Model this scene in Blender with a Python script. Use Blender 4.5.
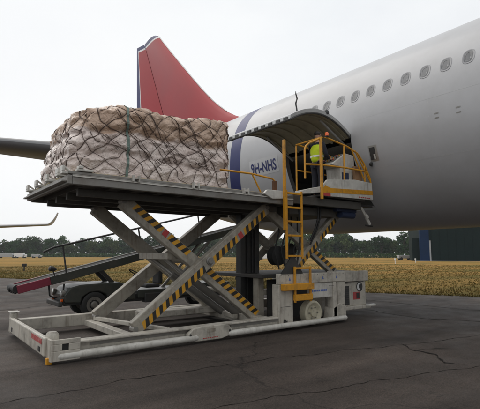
import bpy, bmesh, math, random
import numpy as np
from mathutils import Vector as V, Matrix, noise
for o in list(bpy.data.objects): bpy.data.objects.remove(o)
sc = bpy.context.scene
COL = sc.collection
rad = math.radians
random.seed(7); np.random.seed(7)

# ------------------------------------------------------------------ camera
# world: X = from the loader towards the aircraft, Y = towards the tail, Z = up
cam_d = bpy.data.cameras.new('camera'); cam = bpy.data.objects.new('camera', cam_d); COL.objects.link(cam)
cam_d.sensor_fit = 'HORIZONTAL'; cam_d.sensor_width = 36; cam_d.lens = 36 * 432.0 / 480
cam_d.clip_start = .1; cam_d.clip_end = 9000
cam.location = (0, 0, 1.644); cam.rotation_euler = (rad(90) + .1161, 0, -.657)
sc.camera = cam
# ------------------------------------------------------------------ sky and sun
SUN_DIR = V((-.12, .66, .80)).normalized()
w = bpy.data.worlds.new('World'); sc.world = w; w.use_nodes = True
nt = w.node_tree; nt.nodes.clear()
def nd(t, nt, **k):
    n = nt.nodes.new(t)
    for a, b in k.items(): setattr(n, a, b)
    return n
sky = nd('ShaderNodeTexSky', nt, sky_type='NISHITA', sun_disc=False)
sky.sun_elevation = math.asin(SUN_DIR.z); sky.sun_rotation = math.atan2(SUN_DIR.x, SUN_DIR.y)
sky.air_density = 1.0; sky.dust_density = 3.0
tc = nd('ShaderNodeTexCoord', nt)
mp = nd('ShaderNodeMapping', nt); mp.inputs['Scale'].default_value = (1, 1, 2.2)
nz = nd('ShaderNodeTexNoise', nt); nz.inputs['Scale'].default_value = 1.6; nz.inputs['Detail'].default_value = 6; nz.inputs['Roughness'].default_value = .55
cr = nd('ShaderNodeMapRange', nt); cr.inputs[1].default_value = .22; cr.inputs[2].default_value = .62; cr.inputs[3].default_value = .80; cr.inputs[4].default_value = 1.0
cl = nd('ShaderNodeMixRGB', nt); cl.inputs[1].default_value = (8.8, 9.25, 9.6, 1); cl.inputs[2].default_value = (10.5, 10.4, 10.3, 1)
n2 = nd('ShaderNodeTexNoise', nt); n2.inputs['Scale'].default_value = 1.1; n2.inputs['Detail'].default_value = 4
mx = nd('ShaderNodeMixRGB', nt)
bg = nd('ShaderNodeBackground', nt); bg.inputs[1].default_value = .1
ow = nd('ShaderNodeOutputWorld', nt)
L = nt.links.new
L(tc.outputs['Generated'], mp.inputs[0]); L(mp.outputs[0], nz.inputs['Vector']); L(mp.outputs[0], n2.inputs['Vector'])
L(nz.outputs['Fac'], cr.inputs[0]); L(n2.outputs['Fac'], cl.inputs[0])
L(cr.outputs[0], mx.inputs[0]); L(sky.outputs[0], mx.inputs[1]); L(cl.outputs[0], mx.inputs[2])
L(mx.outputs[0], bg.inputs[0]); L(bg.outputs[0], ow.inputs[0])
sd = bpy.data.lights.new('sun', 'SUN'); sd.energy = 1.0; sd.angle = rad(50); sd.color = (1, .95, .88)
so = bpy.data.objects.new('sun', sd); COL.objects.link(so); so.rotation_euler = SUN_DIR.to_track_quat('Z', 'Y').to_euler(); so.location = (0, 0, 60)
sc.view_settings.view_transform = 'Standard'; sc.view_settings.look = 'None'; sc.view_settings.gamma = 1
sc.view_settings.exposure = 0
sc.cycles.max_bounces = 6; sc.cycles.diffuse_bounces = 3; sc.cycles.glossy_bounces = 3; sc.cycles.volume_bounces = 0

# ------------------------------------------------------------------ materials
MATS = {}
def mat(name, col, rough=.5, metal=0, var=.12, scale=6, dirt=None, damt=0, dscale=1.5, bump=0, bscale=40, coat=0, spec=.5, trans=0, rvar=1, streak=0):
    """principled paint with noise variation, patches of dirt and fine relief"""
    m = bpy.data.materials.new(name); m.use_nodes = True; t = m.node_tree; n = t.nodes; b = n['Principled BSDF']
    tcn = n.new('ShaderNodeTexCoord'); obj = tcn.outputs['Object']
    a = n.new('ShaderNodeTexNoise'); a.inputs['Scale'].default_value = scale; a.inputs['Detail'].default_value = 5; t.links.new(obj, a.inputs['Vector'])
    r = n.new('ShaderNodeMapRange'); r.inputs[1].default_value = .3; r.inputs[2].default_value = .7; r.inputs[3].default_value = 1 - var; r.inputs[4].default_value = 1 + var * .5
    t.links.new(a.outputs['Fac'], r.inputs[0])
    mu = n.new('ShaderNodeVectorMath'); mu.operation = 'SCALE'; mu.inputs[0].default_value = col[:3]; t.links.new(r.outputs[0], mu.inputs['Scale'])
    out = mu.outputs[0]
    if dirt:
        d = n.new('ShaderNodeTexNoise'); d.inputs['Scale'].default_value = dscale; d.inputs['Detail'].default_value = 8; d.inputs['Roughness'].default_value = .7; t.links.new(obj, d.inputs['Vector'])
        dr = n.new('ShaderNodeMapRange'); dr.inputs[1].default_value = .48; dr.inputs[2].default_value = .72; dr.inputs[3].default_value = 0; dr.inputs[4].default_value = damt; t.links.new(d.outputs['Fac'], dr.inputs[0])
        mm = n.new('ShaderNodeMixRGB'); mm.inputs[2].default_value = (*dirt, 1); t.links.new(dr.outputs[0], mm.inputs[0]); t.links.new(out, mm.inputs[1]); out = mm.outputs[0]
    if streak:
        mq = n.new('ShaderNodeMapping'); mq.inputs['Scale'].default_value = (9, 9, .9); t.links.new(obj, mq.inputs[0])
        d2 = n.new('ShaderNodeTexNoise'); d2.inputs['Scale'].default_value = 1.2; d2.inputs['Detail'].default_value = 6; d2.inputs['Roughness'].default_value = .65; t.links.new(mq.outputs[0], d2.inputs['Vector'])
        d3 = n.new('ShaderNodeMapRange'); d3.inputs[1].default_value = .54; d3.inputs[2].default_value = .72; d3.inputs[3].default_value = 0; d3.inputs[4].default_value = streak; t.links.new(d2.outputs['Fac'], d3.inputs[0])
        m2 = n.new('ShaderNodeMixRGB'); m2.inputs[2].default_value = (.13, .085, .05, 1); t.links.new(d3.outputs[0], m2.inputs[0]); t.links.new(out, m2.inputs[1]); out = m2.outputs[0]
    t.links.new(out, b.inputs['Base Color'])
    rr = n.new('ShaderNodeMapRange'); rr.inputs[3].default_value = max(.03, rough - .1 * rvar); rr.inputs[4].default_value = min(1, rough + .12 * rvar); t.links.new(a.outputs['Fac'], rr.inputs[0]); t.links.new(rr.outputs[0], b.inputs['Roughness'])
    b.inputs['Metallic'].default_value = metal; b.inputs['Coat Weight'].default_value = coat; b.inputs['Specular IOR Level'].default_value = spec
    if trans: b.inputs['Transmission Weight'].default_value = trans
    if bump:
        c = n.new('ShaderNodeTexNoise'); c.inputs['Scale'].default_value = bscale; c.inputs['Detail'].default_value = 4; t.links.new(obj, c.inputs['Vector'])
        bp = n.new('ShaderNodeBump'); bp.inputs['Strength'].default_value = bump; bp.inputs['Distance'].default_value = .02; t.links.new(c.outputs['Fac'], bp.inputs['Height']); t.links.new(bp.outputs[0], b.inputs['Normal'])
    MATS[name] = m; return m
grime = (.07, .06, .05)
white = mat('loader_white', (.52, .485, .42), .42, dirt=grime, damt=.7, dscale=2.6, var=.12, streak=.6)
whitec = mat('clean_white', (.60, .58, .53), .35, dirt=(.17, .15, .12), damt=.5, dscale=3.5, streak=.4)
grey = mat('arm_grey', (.36, .33, .275), .5, dirt=grime, damt=.65, dscale=3.5, streak=.6)
steel = mat('steel', (.26, .25, .23), .45, metal=.4, dirt=(.09, .06, .04), damt=.6, dscale=3)
dark = mat('dark_steel', (.045, .045, .045), .5, metal=.2, dirt=(.09, .07, .05), damt=.5)
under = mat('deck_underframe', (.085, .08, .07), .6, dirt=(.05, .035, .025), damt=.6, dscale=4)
black = mat('black_rubber', (.018, .018, .018), .65, bump=.2)
yellow = mat('safety_yellow', (.70, .32, .015), .42, dirt=(.14, .07, .03), damt=.65, dscale=6, streak=.5)
hazy = mat('hazard_yellow', (.62, .31, .02), .5, dirt=(.14, .09, .04), damt=.4, dscale=5)
hazb = mat('hazard_black', (.02, .02, .02), .5)
redl = mat('red_print', (.45, .05, .05), .5)
bluel = mat('blue_print', (.10, .16, .42), .5)
olive = mat('belt_loader_green', (.035, .04, .034), .45, dirt=(.10, .08, .06), damt=.45, coat=.2)
beltm = mat('belt_rubber', (.02, .02, .02), .8, bump=.3)
maroon = mat('maroon_paint', (.22, .02, .045), .45, dirt=(.08, .03, .03), damt=.4)
chrome = mat('lamp_glass', (.6, .6, .58), .1, metal=.6)
glassd = mat('dark_glass', (.03, .035, .04), .06, spec=.7)
orange = mat('beacon_orange', (.9, .14, .01), .2, coat=.5)
hubm = mat('wheel_cream', (.52, .48, .36), .5, dirt=grime, damt=.5, dscale=6)
hyd = mat('hydraulic_blue', (.03, .045, .10), .4)
plane_w = mat('aircraft_skin', (.47, .47, .48), .38, rvar=.3, var=.03, scale=.8, coat=.08, dirt=(.33, .32, .31), damt=.4, dscale=.5)
plane_b = mat('aircraft_blue', (.03, .038, .14), .4, rvar=.2, spec=.3, var=.08)
plane_r = mat('aircraft_red', (.36, .012, .02), .42, rvar=.2, var=.06, scale=.6, spec=.3)
plane_wl = mat('white_trim', (.72, .70, .70), .3)
alu = mat('bare_aluminium', (.48, .48, .47), .35, metal=.7, var=.1)
doorin = mat('door_lining', (.40, .37, .26), .6, dirt=(.12, .11, .09), damt=.5, dscale=2)
holdm = mat('hold_lining', (.32, .32, .30), .7, dirt=(.12, .11, .09), damt=.5)
winframe = mat('window_rim', (.30, .30, .31), .35)
winpane = mat('window_pane', (.10, .105, .115), .18, spec=.6, var=.35, scale=9)
blind = mat('window_blind', (.22, .22, .23), .5)
ropem = mat('net_cord', (.085, .056, .046), .8, dirt=(.2, .15, .12), damt=.6, dscale=4)
strapm = mat('strap_green', (.14, .20, .17), .6)
palm = mat('pallet_metal', (.42, .33, .16), .4, metal=.4, dirt=(.15, .11, .06), damt=.5, dscale=4)
hvm = mat('hi_vis_yellow', (.62, .78, .02), .7, bump=.3, bscale=25)
navy = mat('navy_cloth', (.018, .02, .03), .85, bump=.3, bscale=25)
skinm = mat('skin', (.45, .26, .18), .5)
hairm = mat('hair', (.02, .014, .01), .6)
barkm = mat('bark', (.06, .045, .03), .9, bump=.5, bscale=8)
hangarm = mat('hangar_cladding', (.009, .019, .018), .8, spec=.08, var=.1, scale=.5)
hangarb = mat('hangar_blue_trim', (.009, .026, .07), .8, spec=.08, var=.1, scale=.5)
concrete = mat('concrete_path', (.30, .29, .27), .85, var=.2)
farw = mat('far_white_paint', (.72, .72, .72), .5)
farg = mat('far_grey_paint', (.35, .36, .37), .5)
papert = mat('brown_paper', (.28, .16, .08), .7, bump=.4, bscale=12)

# ------------------------------------------------------------------ mesh kit
ORG = {}
class MB:
    def __init__(s): s.v = []; s.f = []; s.mi = []; s.m = 0
    def add(s, vs, fs):
        o = len(s.v); s.v += [tuple(v) for v in vs]
        for f in fs: s.f.append([i + o for i in f]); s.mi.append(s.m)
        return s
    def hexa(s, p):  # 8 points: bottom ring 0-3, top ring 4-7
        return s.add(p, [(3, 2, 1, 0), (4, 5, 6, 7), (0, 1, 5, 4), (1, 2, 6, 5), (2, 3, 7, 6), (3, 0, 4, 7)])
    def span(s, x0, x1, y0, y1, z0, z1):
        return s.hexa([(x0, y0, z0), (x1, y0, z0), (x1, y1, z0), (x0, y1, z0), (x0, y0, z1), (x1, y0, z1), (x1, y1, z1), (x0, y1, z1)])
    def bar(s, a, b, w, h, up=(0, 0, 1)):
        a, b = V(a), V(b); d = (b - a).normalized(); sd = d.cross(V(up)).normalized(); u = sd.cross(d)
        sd *= w / 2; u *= h / 2
        return s.hexa([a - sd - u, b - sd - u, b + sd - u, a + sd - u, a - sd + u, b - sd + u, b + sd + u, a + sd + u])
    def tube(s, pts, r, n=8, cap=True):
        pts = [V(p) for p in pts]; rs = r if isinstance(r, (list, tuple)) else [r] * len(pts)
        d0 = (pts[1] - pts[0]).normalized(); ref = V((0, 0, 1)) if abs(d0.z) < .9 else V((1, 0, 0))
        vs = []
        for i, p in enumerate(pts):
            d = ((pts[min(i + 1, len(pts) - 1)] - pts[max(i - 1, 0)])).normalized()
            a = d.cross(ref)
            if a.length < .05: a = d.cross(V((0, 1, 0)))
            a.normalize(); b = d.cross(a)
            for k in range(n):
                t = 2 * math.pi * k / n; vs.append(p + (a * math.cos(t) + b * math.sin(t)) * rs[i])
        fs = [(i * n + k, i * n + (k + 1) % n, (i + 1) * n + (k + 1) % n, (i + 1) * n + k) for i in range(len(pts) - 1) for k in range(n)]
        if cap: fs += [tuple(range(n))[::-1], tuple(range((len(pts) - 1) * n, len(pts) * n))]
        return s.add(vs, fs)
    def rings(s, c, axis, prof, n=24):  # prof: (offset along axis, radius)
        c = V(c); ax = V(axis).normalized(); a = ax.orthogonal().normalized(); b = ax.cross(a); vs = []
        for o, r in prof:
            for k in range(n):
                t = 2 * math.pi * k / n; vs.append(c + ax * o + (a * math.cos(t) + b * math.sin(t)) * r)
        fs = [(i * n + k, i * n + (k + 1) % n, (i + 1) * n + (k + 1) % n, (i + 1) * n + k) for i in range(len(prof) - 1) for k in range(n)]
        fs += [tuple(range(n))[::-1], tuple(range((len(prof) - 1) * n, len(prof) * n))]
        return s.add(vs, fs)
    def prism(s, poly, vec):
        n = len(poly); vec = V(vec); p = [V(q) for q in poly]
        return s.add(p + [q + vec for q in p], [tuple(range(n))[::-1], tuple(range(n, 2 * n))] + [(i, (i + 1) % n, n + (i + 1) % n, n + i) for i in range(n)])
    def grid(s, rows, closed=False):
        n = len(rows[0]); vs = [p for r in rows for p in r]; m = n if closed else n - 1
        return s.add(vs, [(i * n + k, i * n + (k + 1) % n, (i + 1) * n + (k + 1) % n, (i + 1) * n + k) for i in range(len(rows) - 1) for k in range(m)])
    def build(s, name, m, parent=None, bevel=0, smooth=None, recalc=True):
        root = parent
        o0 = ORG.get(parent.name, (0, 0, 0)) if parent else (0, 0, 0)
        me = bpy.data.meshes.new(name)
        me.from_pydata([(a - o0[0], b - o0[1], c - o0[2]) for a, b, c in s.v], [], s.f)
        for q in (m if isinstance(m, (list, tuple)) else [m]): me.materials.append(q)
        if any(s.mi): me.polygons.foreach_set('material_index', s.mi)
        if recalc:
            bm = bmesh.new(); bm.from_mesh(me); bmesh.ops.recalc_face_normals(bm, faces=bm.faces); bm.to_mesh(me); bm.free()
        if smooth:
            me.shade_smooth(); me.set_sharp_from_angle(angle=rad(smooth))
        o = bpy.data.objects.new(name, me); COL.objects.link(o)
        if parent: o.parent = parent; ORG[o.name] = o0
        if bevel:
            b = o.modifiers.new('bevel', 'BEVEL'); b.width = bevel; b.segments = 2; b.limit_method = 'ANGLE'; b.harden_normals = False
        return o
def thing(name, label, cat, loc=(0, 0, 0), group=None):
    o = bpy.data.objects.new(name, None); COL.objects.link(o); o.location = loc; ORG[o.name] = tuple(loc)
    o.empty_display_size = .3
    return tag(o, label, cat, group)
def tag(o, label=None, cat=None, group=None, kind=None):
    if label: o['label'] = label
    if cat: o['category'] = cat
    if group: o['group'] = group
    if kind: o['kind'] = kind
    return o
def copy_tree(o, parent=None):
    c = o.copy(); COL.objects.link(c); c.parent = parent
    for ch in o.children: copy_tree(ch, c)
    return c
def B(): return MB()

# ================================================================== ground
E0 = V((5.53, 35.3)); E1 = V((18.03, 7.93)); ED = (E1 - E0).normalized(); EN = V((ED.y, -ED.x)) * -1   # EN points to the field
if EN.x < 0: EN = -EN
def ground_nodes(m, build):
    m.use_nodes = True; t = m.node_tree; build(t, t.nodes, t.nodes['Principled BSDF'])
asph = bpy.data.materials.new('asphalt')
def _a(t, n, b):
    g = n.new('ShaderNodeNewGeometry').outputs['Position']
    def noi(s, det=4, ro=.5, sc=None):
        q = n.new('ShaderNodeTexNoise'); q.inputs['Scale'].default_value = s; q.inputs['Detail'].default_value = det; q.inputs['Roughness'].default_value = ro
        if sc:
            mq = n.new('ShaderNodeMapping'); mq.inputs['Scale'].default_value = sc; mq.inputs['Rotation'].default_value = (0, 0, rad(20)); t.links.new(g, mq.inputs[0]); t.links.new(mq.outputs[0], q.inputs['Vector'])
        else: t.links.new(g, q.inputs['Vector'])
        return q.outputs['Fac']
    def rng(i, a, c, d, e):
        q = n.new('ShaderNodeMapRange'); q.inputs[1].default_value = a; q.inputs[2].default_value = c; q.inputs[3].default_value = d; q.inputs[4].default_value = e; t.links.new(i, q.inputs[0]); return q.outputs[0]
    def mul(a, c):
        q = n.new('ShaderNodeMath'); q.operation = 'MULTIPLY'; t.links.new(a, q.inputs[0]); t.links.new(c, q.inputs[1]); return q.outputs[0]
    f = rng(noi(.35, 6, .6), .3, .7, .6, 1.35)
    f = mul(f, rng(noi(1.0, 5, .6, (.10, .9, 1)), .35, .65, .62, 1.3))   # long tyre-worn streaks
    f = mul(f, rng(noi(110, 4, .7), .32, .70, .4, 1.8))                   # aggregate
    f = mul(f, rng(noi(30, 5, .7), .3, .7, .65, 1.4))
    f = mul(f, rng(noi(.8, 8, .75), .60, .68, 1.0, .62))                    # oil stains
    f = mul(f, rng(noi(2.3, 6, .7), .64, .70, 1.0, .6))
    # cracks
    vo = n.new('ShaderNodeTexVoronoi'); vo.feature = 'DISTANCE_TO_EDGE'; vo.inputs['Scale'].default_value = .22
    wv = n.new('ShaderNodeTexNoise'); wv.inputs['Scale'].default_value = .9; wv.inputs['Detail'].default_value = 6; t.links.new(g, wv.inputs['Vector'])
    ad = n.new('ShaderNodeVectorMath'); ad.operation = 'MULTIPLY_ADD'; ad.inputs[1].default_value = (1.6, 1.6, 0); t.links.new(wv.outputs['Color'], ad.inputs[0]); t.links.new(g, ad.inputs[2]); t.links.new(ad.outputs[0], vo.inputs['Vector'])
    crk = rng(vo.outputs['Distance'], .0, .006, .45, 1.0); f = mul(f, crk)
    c = n.new('ShaderNodeVectorMath'); c.operation = 'SCALE'; c.inputs[0].default_value = (.052, .040, .033); t.links.new(f, c.inputs['Scale'])
    t.links.new(c.outputs[0], b.inputs['Base Color'])
    t.links.new(rng(noi(1.3, 5, .6), .3, .7, .62, .9), b.inputs['Roughness']); b.inputs['Specular IOR Level'].default_value = .3
    bp = n.new('ShaderNodeBump'); bp.inputs['Strength'].default_value = .55; bp.inputs['Distance'].default_value = .008
    t.links.new(noi(130, 3, .6), bp.inputs['Height']); t.links.new(bp.outputs[0], b.inputs['Normal'])
ground_nodes(asph, _a)
fieldm = bpy.data.materials.new('dry_field')
def _f(t, n, b):
    g = n.new('ShaderNodeNewGeometry').outputs['Position']
    mp_ = n.new('ShaderNodeMapping'); mp_.inputs['Rotation'].default_value = (0, 0, rad(-30)); mp_.inputs['Scale'].default_value = (.35, 1.6, 1); t.links.new(g, mp_.inputs[0])
    a = n.new('ShaderNodeTexNoise'); a.inputs['Scale'].default_value = .12; a.inputs['Detail'].default_value = 8; a.inputs['Roughness'].default_value = .65; t.links.new(mp_.outputs[0], a.inputs['Vector'])
    r = n.new('ShaderNodeValToRGB'); e = r.color_ramp.elements
    e[0].position = .32; e[0].color = (.10, .10, .022, 1); e[1].position = .72; e[1].color = (.40, .22, .06, 1)
    k = r.color_ramp.elements.new(.45); k.color = (.21, .14, .035, 1); k = r.color_ramp.elements.new(.55); k.color = (.33, .19, .05, 1)
    t.links.new(a.outputs['Fac'], r.inputs[0])
    dp = n.new('ShaderNodeVectorMath'); dp.operation = 'DOT_PRODUCT'; dp.inputs[1].default_value = (EN.x, EN.y, 0); t.links.new(g, dp.inputs[0])
    wb = n.new('ShaderNodeMath'); wb.operation = 'MULTIPLY_ADD'; wb.inputs[1].default_value = 14; t.links.new(a.outputs['Fac'], wb.inputs[0]); t.links.new(dp.outputs['Value'], wb.inputs[2])
    e0 = E0.x * EN.x + E0.y * EN.y
    vr = n.new('ShaderNodeMapRange'); vr.inputs[1].default_value = e0 + 8; vr.inputs[2].default_value = e0 + 50; t.links.new(wb.outputs[0], vr.inputs[0])
    vg = n.new('ShaderNodeValToRGB'); e = vg.color_ramp.elements; e[0].position = .38; e[0].color = (.085, .075, .018, 1); e[1].position = .66; e[1].color = (.21, .135, .038, 1); t.links.new(a.outputs['Fac'], vg.inputs[0])
    mv = n.new('ShaderNodeMixRGB'); t.links.new(vr.outputs[0], mv.inputs[0]); t.links.new(vg.outputs[0], mv.inputs[1]); t.links.new(r.outputs[0], mv.inputs[2])
    c = n.new('ShaderNodeTexNoise'); c.inputs['Scale'].default_value = 9; c.inputs['Detail'].default_value = 5; t.links.new(g, c.inputs['Vector'])
    q = n.new('ShaderNodeMapRange'); q.inputs[1].default_value = .3; q.inputs[2].default_value = .7; q.inputs[3].default_value = .7; q.inputs[4].default_value = 1.3; t.links.new(c.outputs['Fac'], q.inputs[0])
    s = n.new('ShaderNodeVectorMath'); s.operation = 'SCALE'; t.links.new(mv.outputs[0], s.inputs[0]); t.links.new(q.outputs[0], s.inputs['Scale']); t.links.new(s.outputs[0], b.inputs['Base Color'])
    b.inputs['Roughness'].default_value = .95; b.inputs['Specular IOR Level'].default_value = .1
    bp = n.new('ShaderNodeBump'); bp.inputs['Strength'].default_value = .8; bp.inputs['Distance'].default_value = .15; t.links.new(c.outputs['Fac'], bp.inputs['Height']); t.links.new(bp.outputs[0], b.inputs['Normal'])
ground_nodes(fieldm, _f)
tag(B().span(-1500, 1800, -1500, 1800, -1.0, 0).build('ground', fieldm), kind='structure')
# apron edge: straight line from (5.53,35.3) to (18.0,7.9), then a broad curve away on both sides
edge = []
for i in range(-60, 61):
    s = i * 2.5; q = E0 + ED * (s + 15) + EN * (noise.noise(V((s * .21, 0, 0))) * .35 + noise.noise(V((s * .9, 3, 0))) * .12)
    edge.append((q.x, q.y))
def on_apron(x, y): return (V((x, y)) - E0).dot(EN) < 0
m = B(); far = [(a - EN.x * 260, b - EN.y * 260) for a, b in edge]
m.grid([[(a, b, .004) for a, b in edge], [(a, b, .004) for a, b in far]])
tag(m.build('apron', asph), kind='structure')
# sealed joints in the apron (thin tar bands) and tar patches
tar = mat('tar_seal', (.021, .018, .016), .95, var=.3, spec=.1)
ap = bpy.data.objects['apron']
def tarline(pts, wd, zz=.0075):
    m = B(); rows = [[], []]
    pts = [V(p) for p in pts]; seg = []
    for a, b in zip(pts, pts[1:]):
        n_ = max(2, int((b - a).length / .05)); seg += [a.lerp(b, k / n_) for k in range(n_)]
    seg.append(pts[-1])
    for i, p in enumerate(seg):
        d = (seg[min(i + 1, len(seg) - 1)] - seg[max(0, i - 1)]).normalized(); nn = V((-d.y, d.x))
        e_ = min(1, min(i, len(seg) - 1 - i) / 6)
        p = p + nn * (noise.noise(V((p.x * 1.1, p.y * 1.1, wd * 50))) * .16 + noise.noise(V((p.x * 3.7, p.y * 3.7, 7))) * .06 + noise.noise(V((p.x * 11, p.y * 11, 4))) * .025) * e_
        hw = wd * (.5 + .75 * noise.noise(V((p.x * 6, p.y * 6, 2)))) * (.25 + .75 * e_); hw = max(hw, .003)
        rows[0].append((*(p + nn * hw), zz)); rows[1].append((*(p - nn * hw), zz))
    m.grid(rows).build('tar_joint', tar, ap)
tarline([(-6, 5.55), (1.5, 5.6), (4, 5.5), (7.6, 4.6), (13, 3.6)], .013)
tarline([(7.4, 4.7), (7.0, 4.25), (7.05, 3.9), (6.6, 3.5), (6.75, 3.25)], .035, .011)
tarline([(7.0, 4.25), (7.5, 4.1), (7.75, 3.85)], .018, .0125)
tarline([(11.5, 9.6), (10.9, 7.5), (10.8, 6.2), (11.4, 5.2), (11.2, 3.2)], .028)
tarline([(-8, 13.6), (0, 14.2), (3, 14.9), (9, 16.4)], .03)
tarline([(-3, 3.9), (2.0, 4.2), (4.5, 3.7), (9, 2.4)], .009)
tarline([(1.2, 10.4), (-.4, 18), (-1.5, 30)], .03)
tarline([(13.8, 14), (13.4, 8), (14.1, 2)], .03)

# ================================================================== airliner
XC, ZC, R0 = 12.64, 5.238, 2.82
def lerp(t, T):
    for (a, x), (b, y) in zip(T, T[1:]):
        if t <= b:
            k = (t - a) / (b - a); k = max(0, min(1, k)); return x + (y - x) * k
    return T[-1][1]
def sm(T, y):   # smoothed table
    return (lerp(y - .9, T) + lerp(y - .45, T) + lerp(y, T) + lerp(y + .45, T) + lerp(y + .9, T)) / 5
TOP = [(-40, 8.058), (19, 8.058), (24, 7.98), (28, 7.8), (31, 7.55), (32, 7.4)]
BOT = [(-40, 2.418), (11.3, 2.418), (13, 2.52), (16, 3.0), (20, 3.95), (25, 5.35), (29, 6.45), (31, 6.9), (32, 7.1)]
WID = [(-40, R0), (11.6, R0), (14, 2.76), (17, 2.5), (21, 1.95), (25, 1.3), (29, .65), (31, .38), (32, .2)]
def sect(y):
    t, b, wd = sm(TOP, y), sm(BOT, y), sm(WID, y); return (t + b) / 2, (t - b) / 2, wd
def fpt(y, phi, off=0):
    zc, hh, wd = sect(y); return V((XC - (wd + off) * math.cos(phi), y, zc + (hh + off) * math.sin(phi)))
def phi_z(y, z):
    zc, hh, wd = sect(y); return math.asin(max(-1, min(1, (z - zc) / hh)))
air = thing('airliner', 'large white airliner with red tail fin and open cargo door behind the loader', 'airliner', (XC, 8.9, 0))
DY0, DY1 = 7.58, 10.3; PH1 = math.asin((5.06 - ZC) / R0); PH0 = math.asin((2.98 - ZC) / R0)
ys = [-26, -22, -18, -14, -10, -6, -3, 0, 2, 4, 6, DY0, 8.5, 9.4, DY1, 10.9, 11.5] + [12 + .6 * k for k in range(34)]
phs = []
nseg = 96
base = [-math.pi + 2 * math.pi * k / nseg for k in range(nseg)]
phs = sorted([p for p in base if min(abs(p - PH0), abs(p - PH1)) > .02] + [PH0, PH1])
m = B(); n = len(phs); rows = [[fpt(y, p) for p in phs] for y in ys]
vs = [p for r in rows for p in r]; fs = []
for i in range(len(ys) - 1):
    for k in range(n):
        k2 = (k + 1) % n
        if DY0 - .01 <= ys[i] < DY1 - .01 and PH0 - 1e-4 <= phs[k] < PH1 - 1e-4: continue
        fs.append((i * n + k, i * n + k2, (i + 1) * n + k2, (i + 1) * n + k))
fs.append(tuple(range((len(ys) - 1) * n, len(ys) * n)))
m.add(vs, fs)
# nose end: blunt ellipsoid forward of the loft
nose = [[V((XC + (p.x - XC) * math.sqrt(max(0, 1 - t * t)), -26 - 7 * t, 4.9 + (p.z - 4.9) * math.sqrt(max(0, 1 - t * t)))) for p in rows[0]] for t in (0, .3, .55, .75, .9, .97, .999)]
m.grid(nose, closed=True)
fus = m.build('fuselage', plane_w, air, smooth=40)
# faint skin joints as thin proud strips, rivet-line grey
seamm = mat('skin_joint', (.50, .50, .50), .4)
def band(name, y0, y1, pa, pb, off, mt, k=24, parent=air, shift=None):
    m = B(); r = []
    for i in range(k + 1):
        p = pa + (pb - pa) * i / k; s_ = shift(p) if shift else 0
        r.append([fpt(y0 + s_ + (y1 - y0) * j / 4, p, off) for j in range(5)])
    return m.grid(r).build(name, mt, parent, smooth=60, recalc=False)
for y in (1.9, 5.25, 11.2):
    band('skin_seam', y, y + .012, -1.4, 1.5, .0015, seamm)
for z in (4.02, 5.42):
    m = B(); r = []
    for i in range(40):
        y = -10 + (7.3 + 10) * i / 39; p = phi_z(y, z); r.append([fpt(y, p, .0015), fpt(y, p + .004, .0015)])
    m.grid(r).build('skin_seam', seamm, air, recalc=False)
# blue band round the aft fuselage, sweeping aft below
def shft(p): return .9 * max(0, -p + .05) ** 1.6 + .95 * max(0, p - .35) * .35
band('blue_stripe', 12.75, 13.42, -1.1, 1.57, .003, plane_b, 40, shift=shft)
band('blue_stripe', 12.75, 13.42, 4.2, 1.57, .003, plane_b, 40, shift=lambda p: shft(math.pi - p))
# cabin windows
def oval(hw, hh, k=20, e=2.6):
    o = []
    for i in range(k):
        t = 2 * math.pi * i / k; c, s = math.cos(t), math.sin(t)
        o.append((hw * math.copysign(abs(c) ** (2 / e), c), hh * math.copysign(abs(s) ** (2 / e), s)))
    return o
WZ = 6.2
for i in range(-6, 17):
    yc = 8.572 - .533 * i; pc = phi_z(yc, WZ)
    def q(u, v, off): return fpt(yc + u, pc + v / R0, off)
    m = B(); m.grid([[q(u, v, -.004) for u, v in oval(.150, .205)], [q(u, v, .007) for u, v in oval(.143, .198)], [q(u, v, .007) for u, v in oval(.121, .172)], [q(u, v, .0025) for u, v in oval(.112, .163)]], closed=True)
    fr = m.build('cabin_window', winframe, air, smooth=30)
    m = B(); m.add([q(u, v, .003) for u, v in oval(.117, .168)], [tuple(range(20))]); m.build('pane', winpane, fr)
    m = B(); m.grid([[q(u, v, .0045) for u, v in oval(.088, .135)], [q(u, v, .0055) for u, v in oval(.078, .125)], [q(u, v, .0045) for u, v in oval(.070, .117)]], closed=True); m.build('inner_rim', blind, fr)
# registration
def text_mesh(s, bold=.0):
    c = bpy.data.curves.new('t', 'FONT'); c.body = s; c.size = 1; c.offset = bold; c.resolution_u = 3
    o = bpy.data.objects.new('t', c); COL.objects.link(o); dg = bpy.context.evaluated_depsgraph_get()
    me = bpy.data.meshes.new_from_object(o.evaluated_get(dg)); bm = bmesh.new(); bm.from_mesh(me); bmesh.ops.triangulate(bm, faces=bm.faces)
    for _ in range(3):
        es = [e for e in bm.edges if e.calc_length() > .16]
        if es: bmesh.ops.subdivide_edges(bm, edges=es, cuts=1); bmesh.ops.triangulate(bm, faces=bm.faces)
    bm.to_mesh(me); bm.free()
    vs = [tuple(v.co) for v in me.vertices]; fs = [tuple(p.vertices) for p in me.polygons]
    bpy.data.objects.remove(o); bpy.data.curves.remove(c); bpy.data.meshes.remove(me); return vs, fs
tv, tf = text_mesh('9H-NHS', .022)
x0 = min(v[0] for v in tv); x1 = max(v[0] for v in tv); h1 = max(v[1] for v in tv)
def reg(u, v, off): y = 12.12 - u; return fpt(y, phi_z(y, 4.58 + v), off)
m = B(); rr = [[reg(-.10 + 1.56 * a / 8, -.10 + .58 * b / 4, .003) for b in range(5)] for a in range(9)]; m.grid(rr)
rp = m.build('registration_panel', mat('registration_white', (.54, .54, .545), .38, rvar=.3, var=.04), air, smooth=60, recalc=False)
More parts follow.
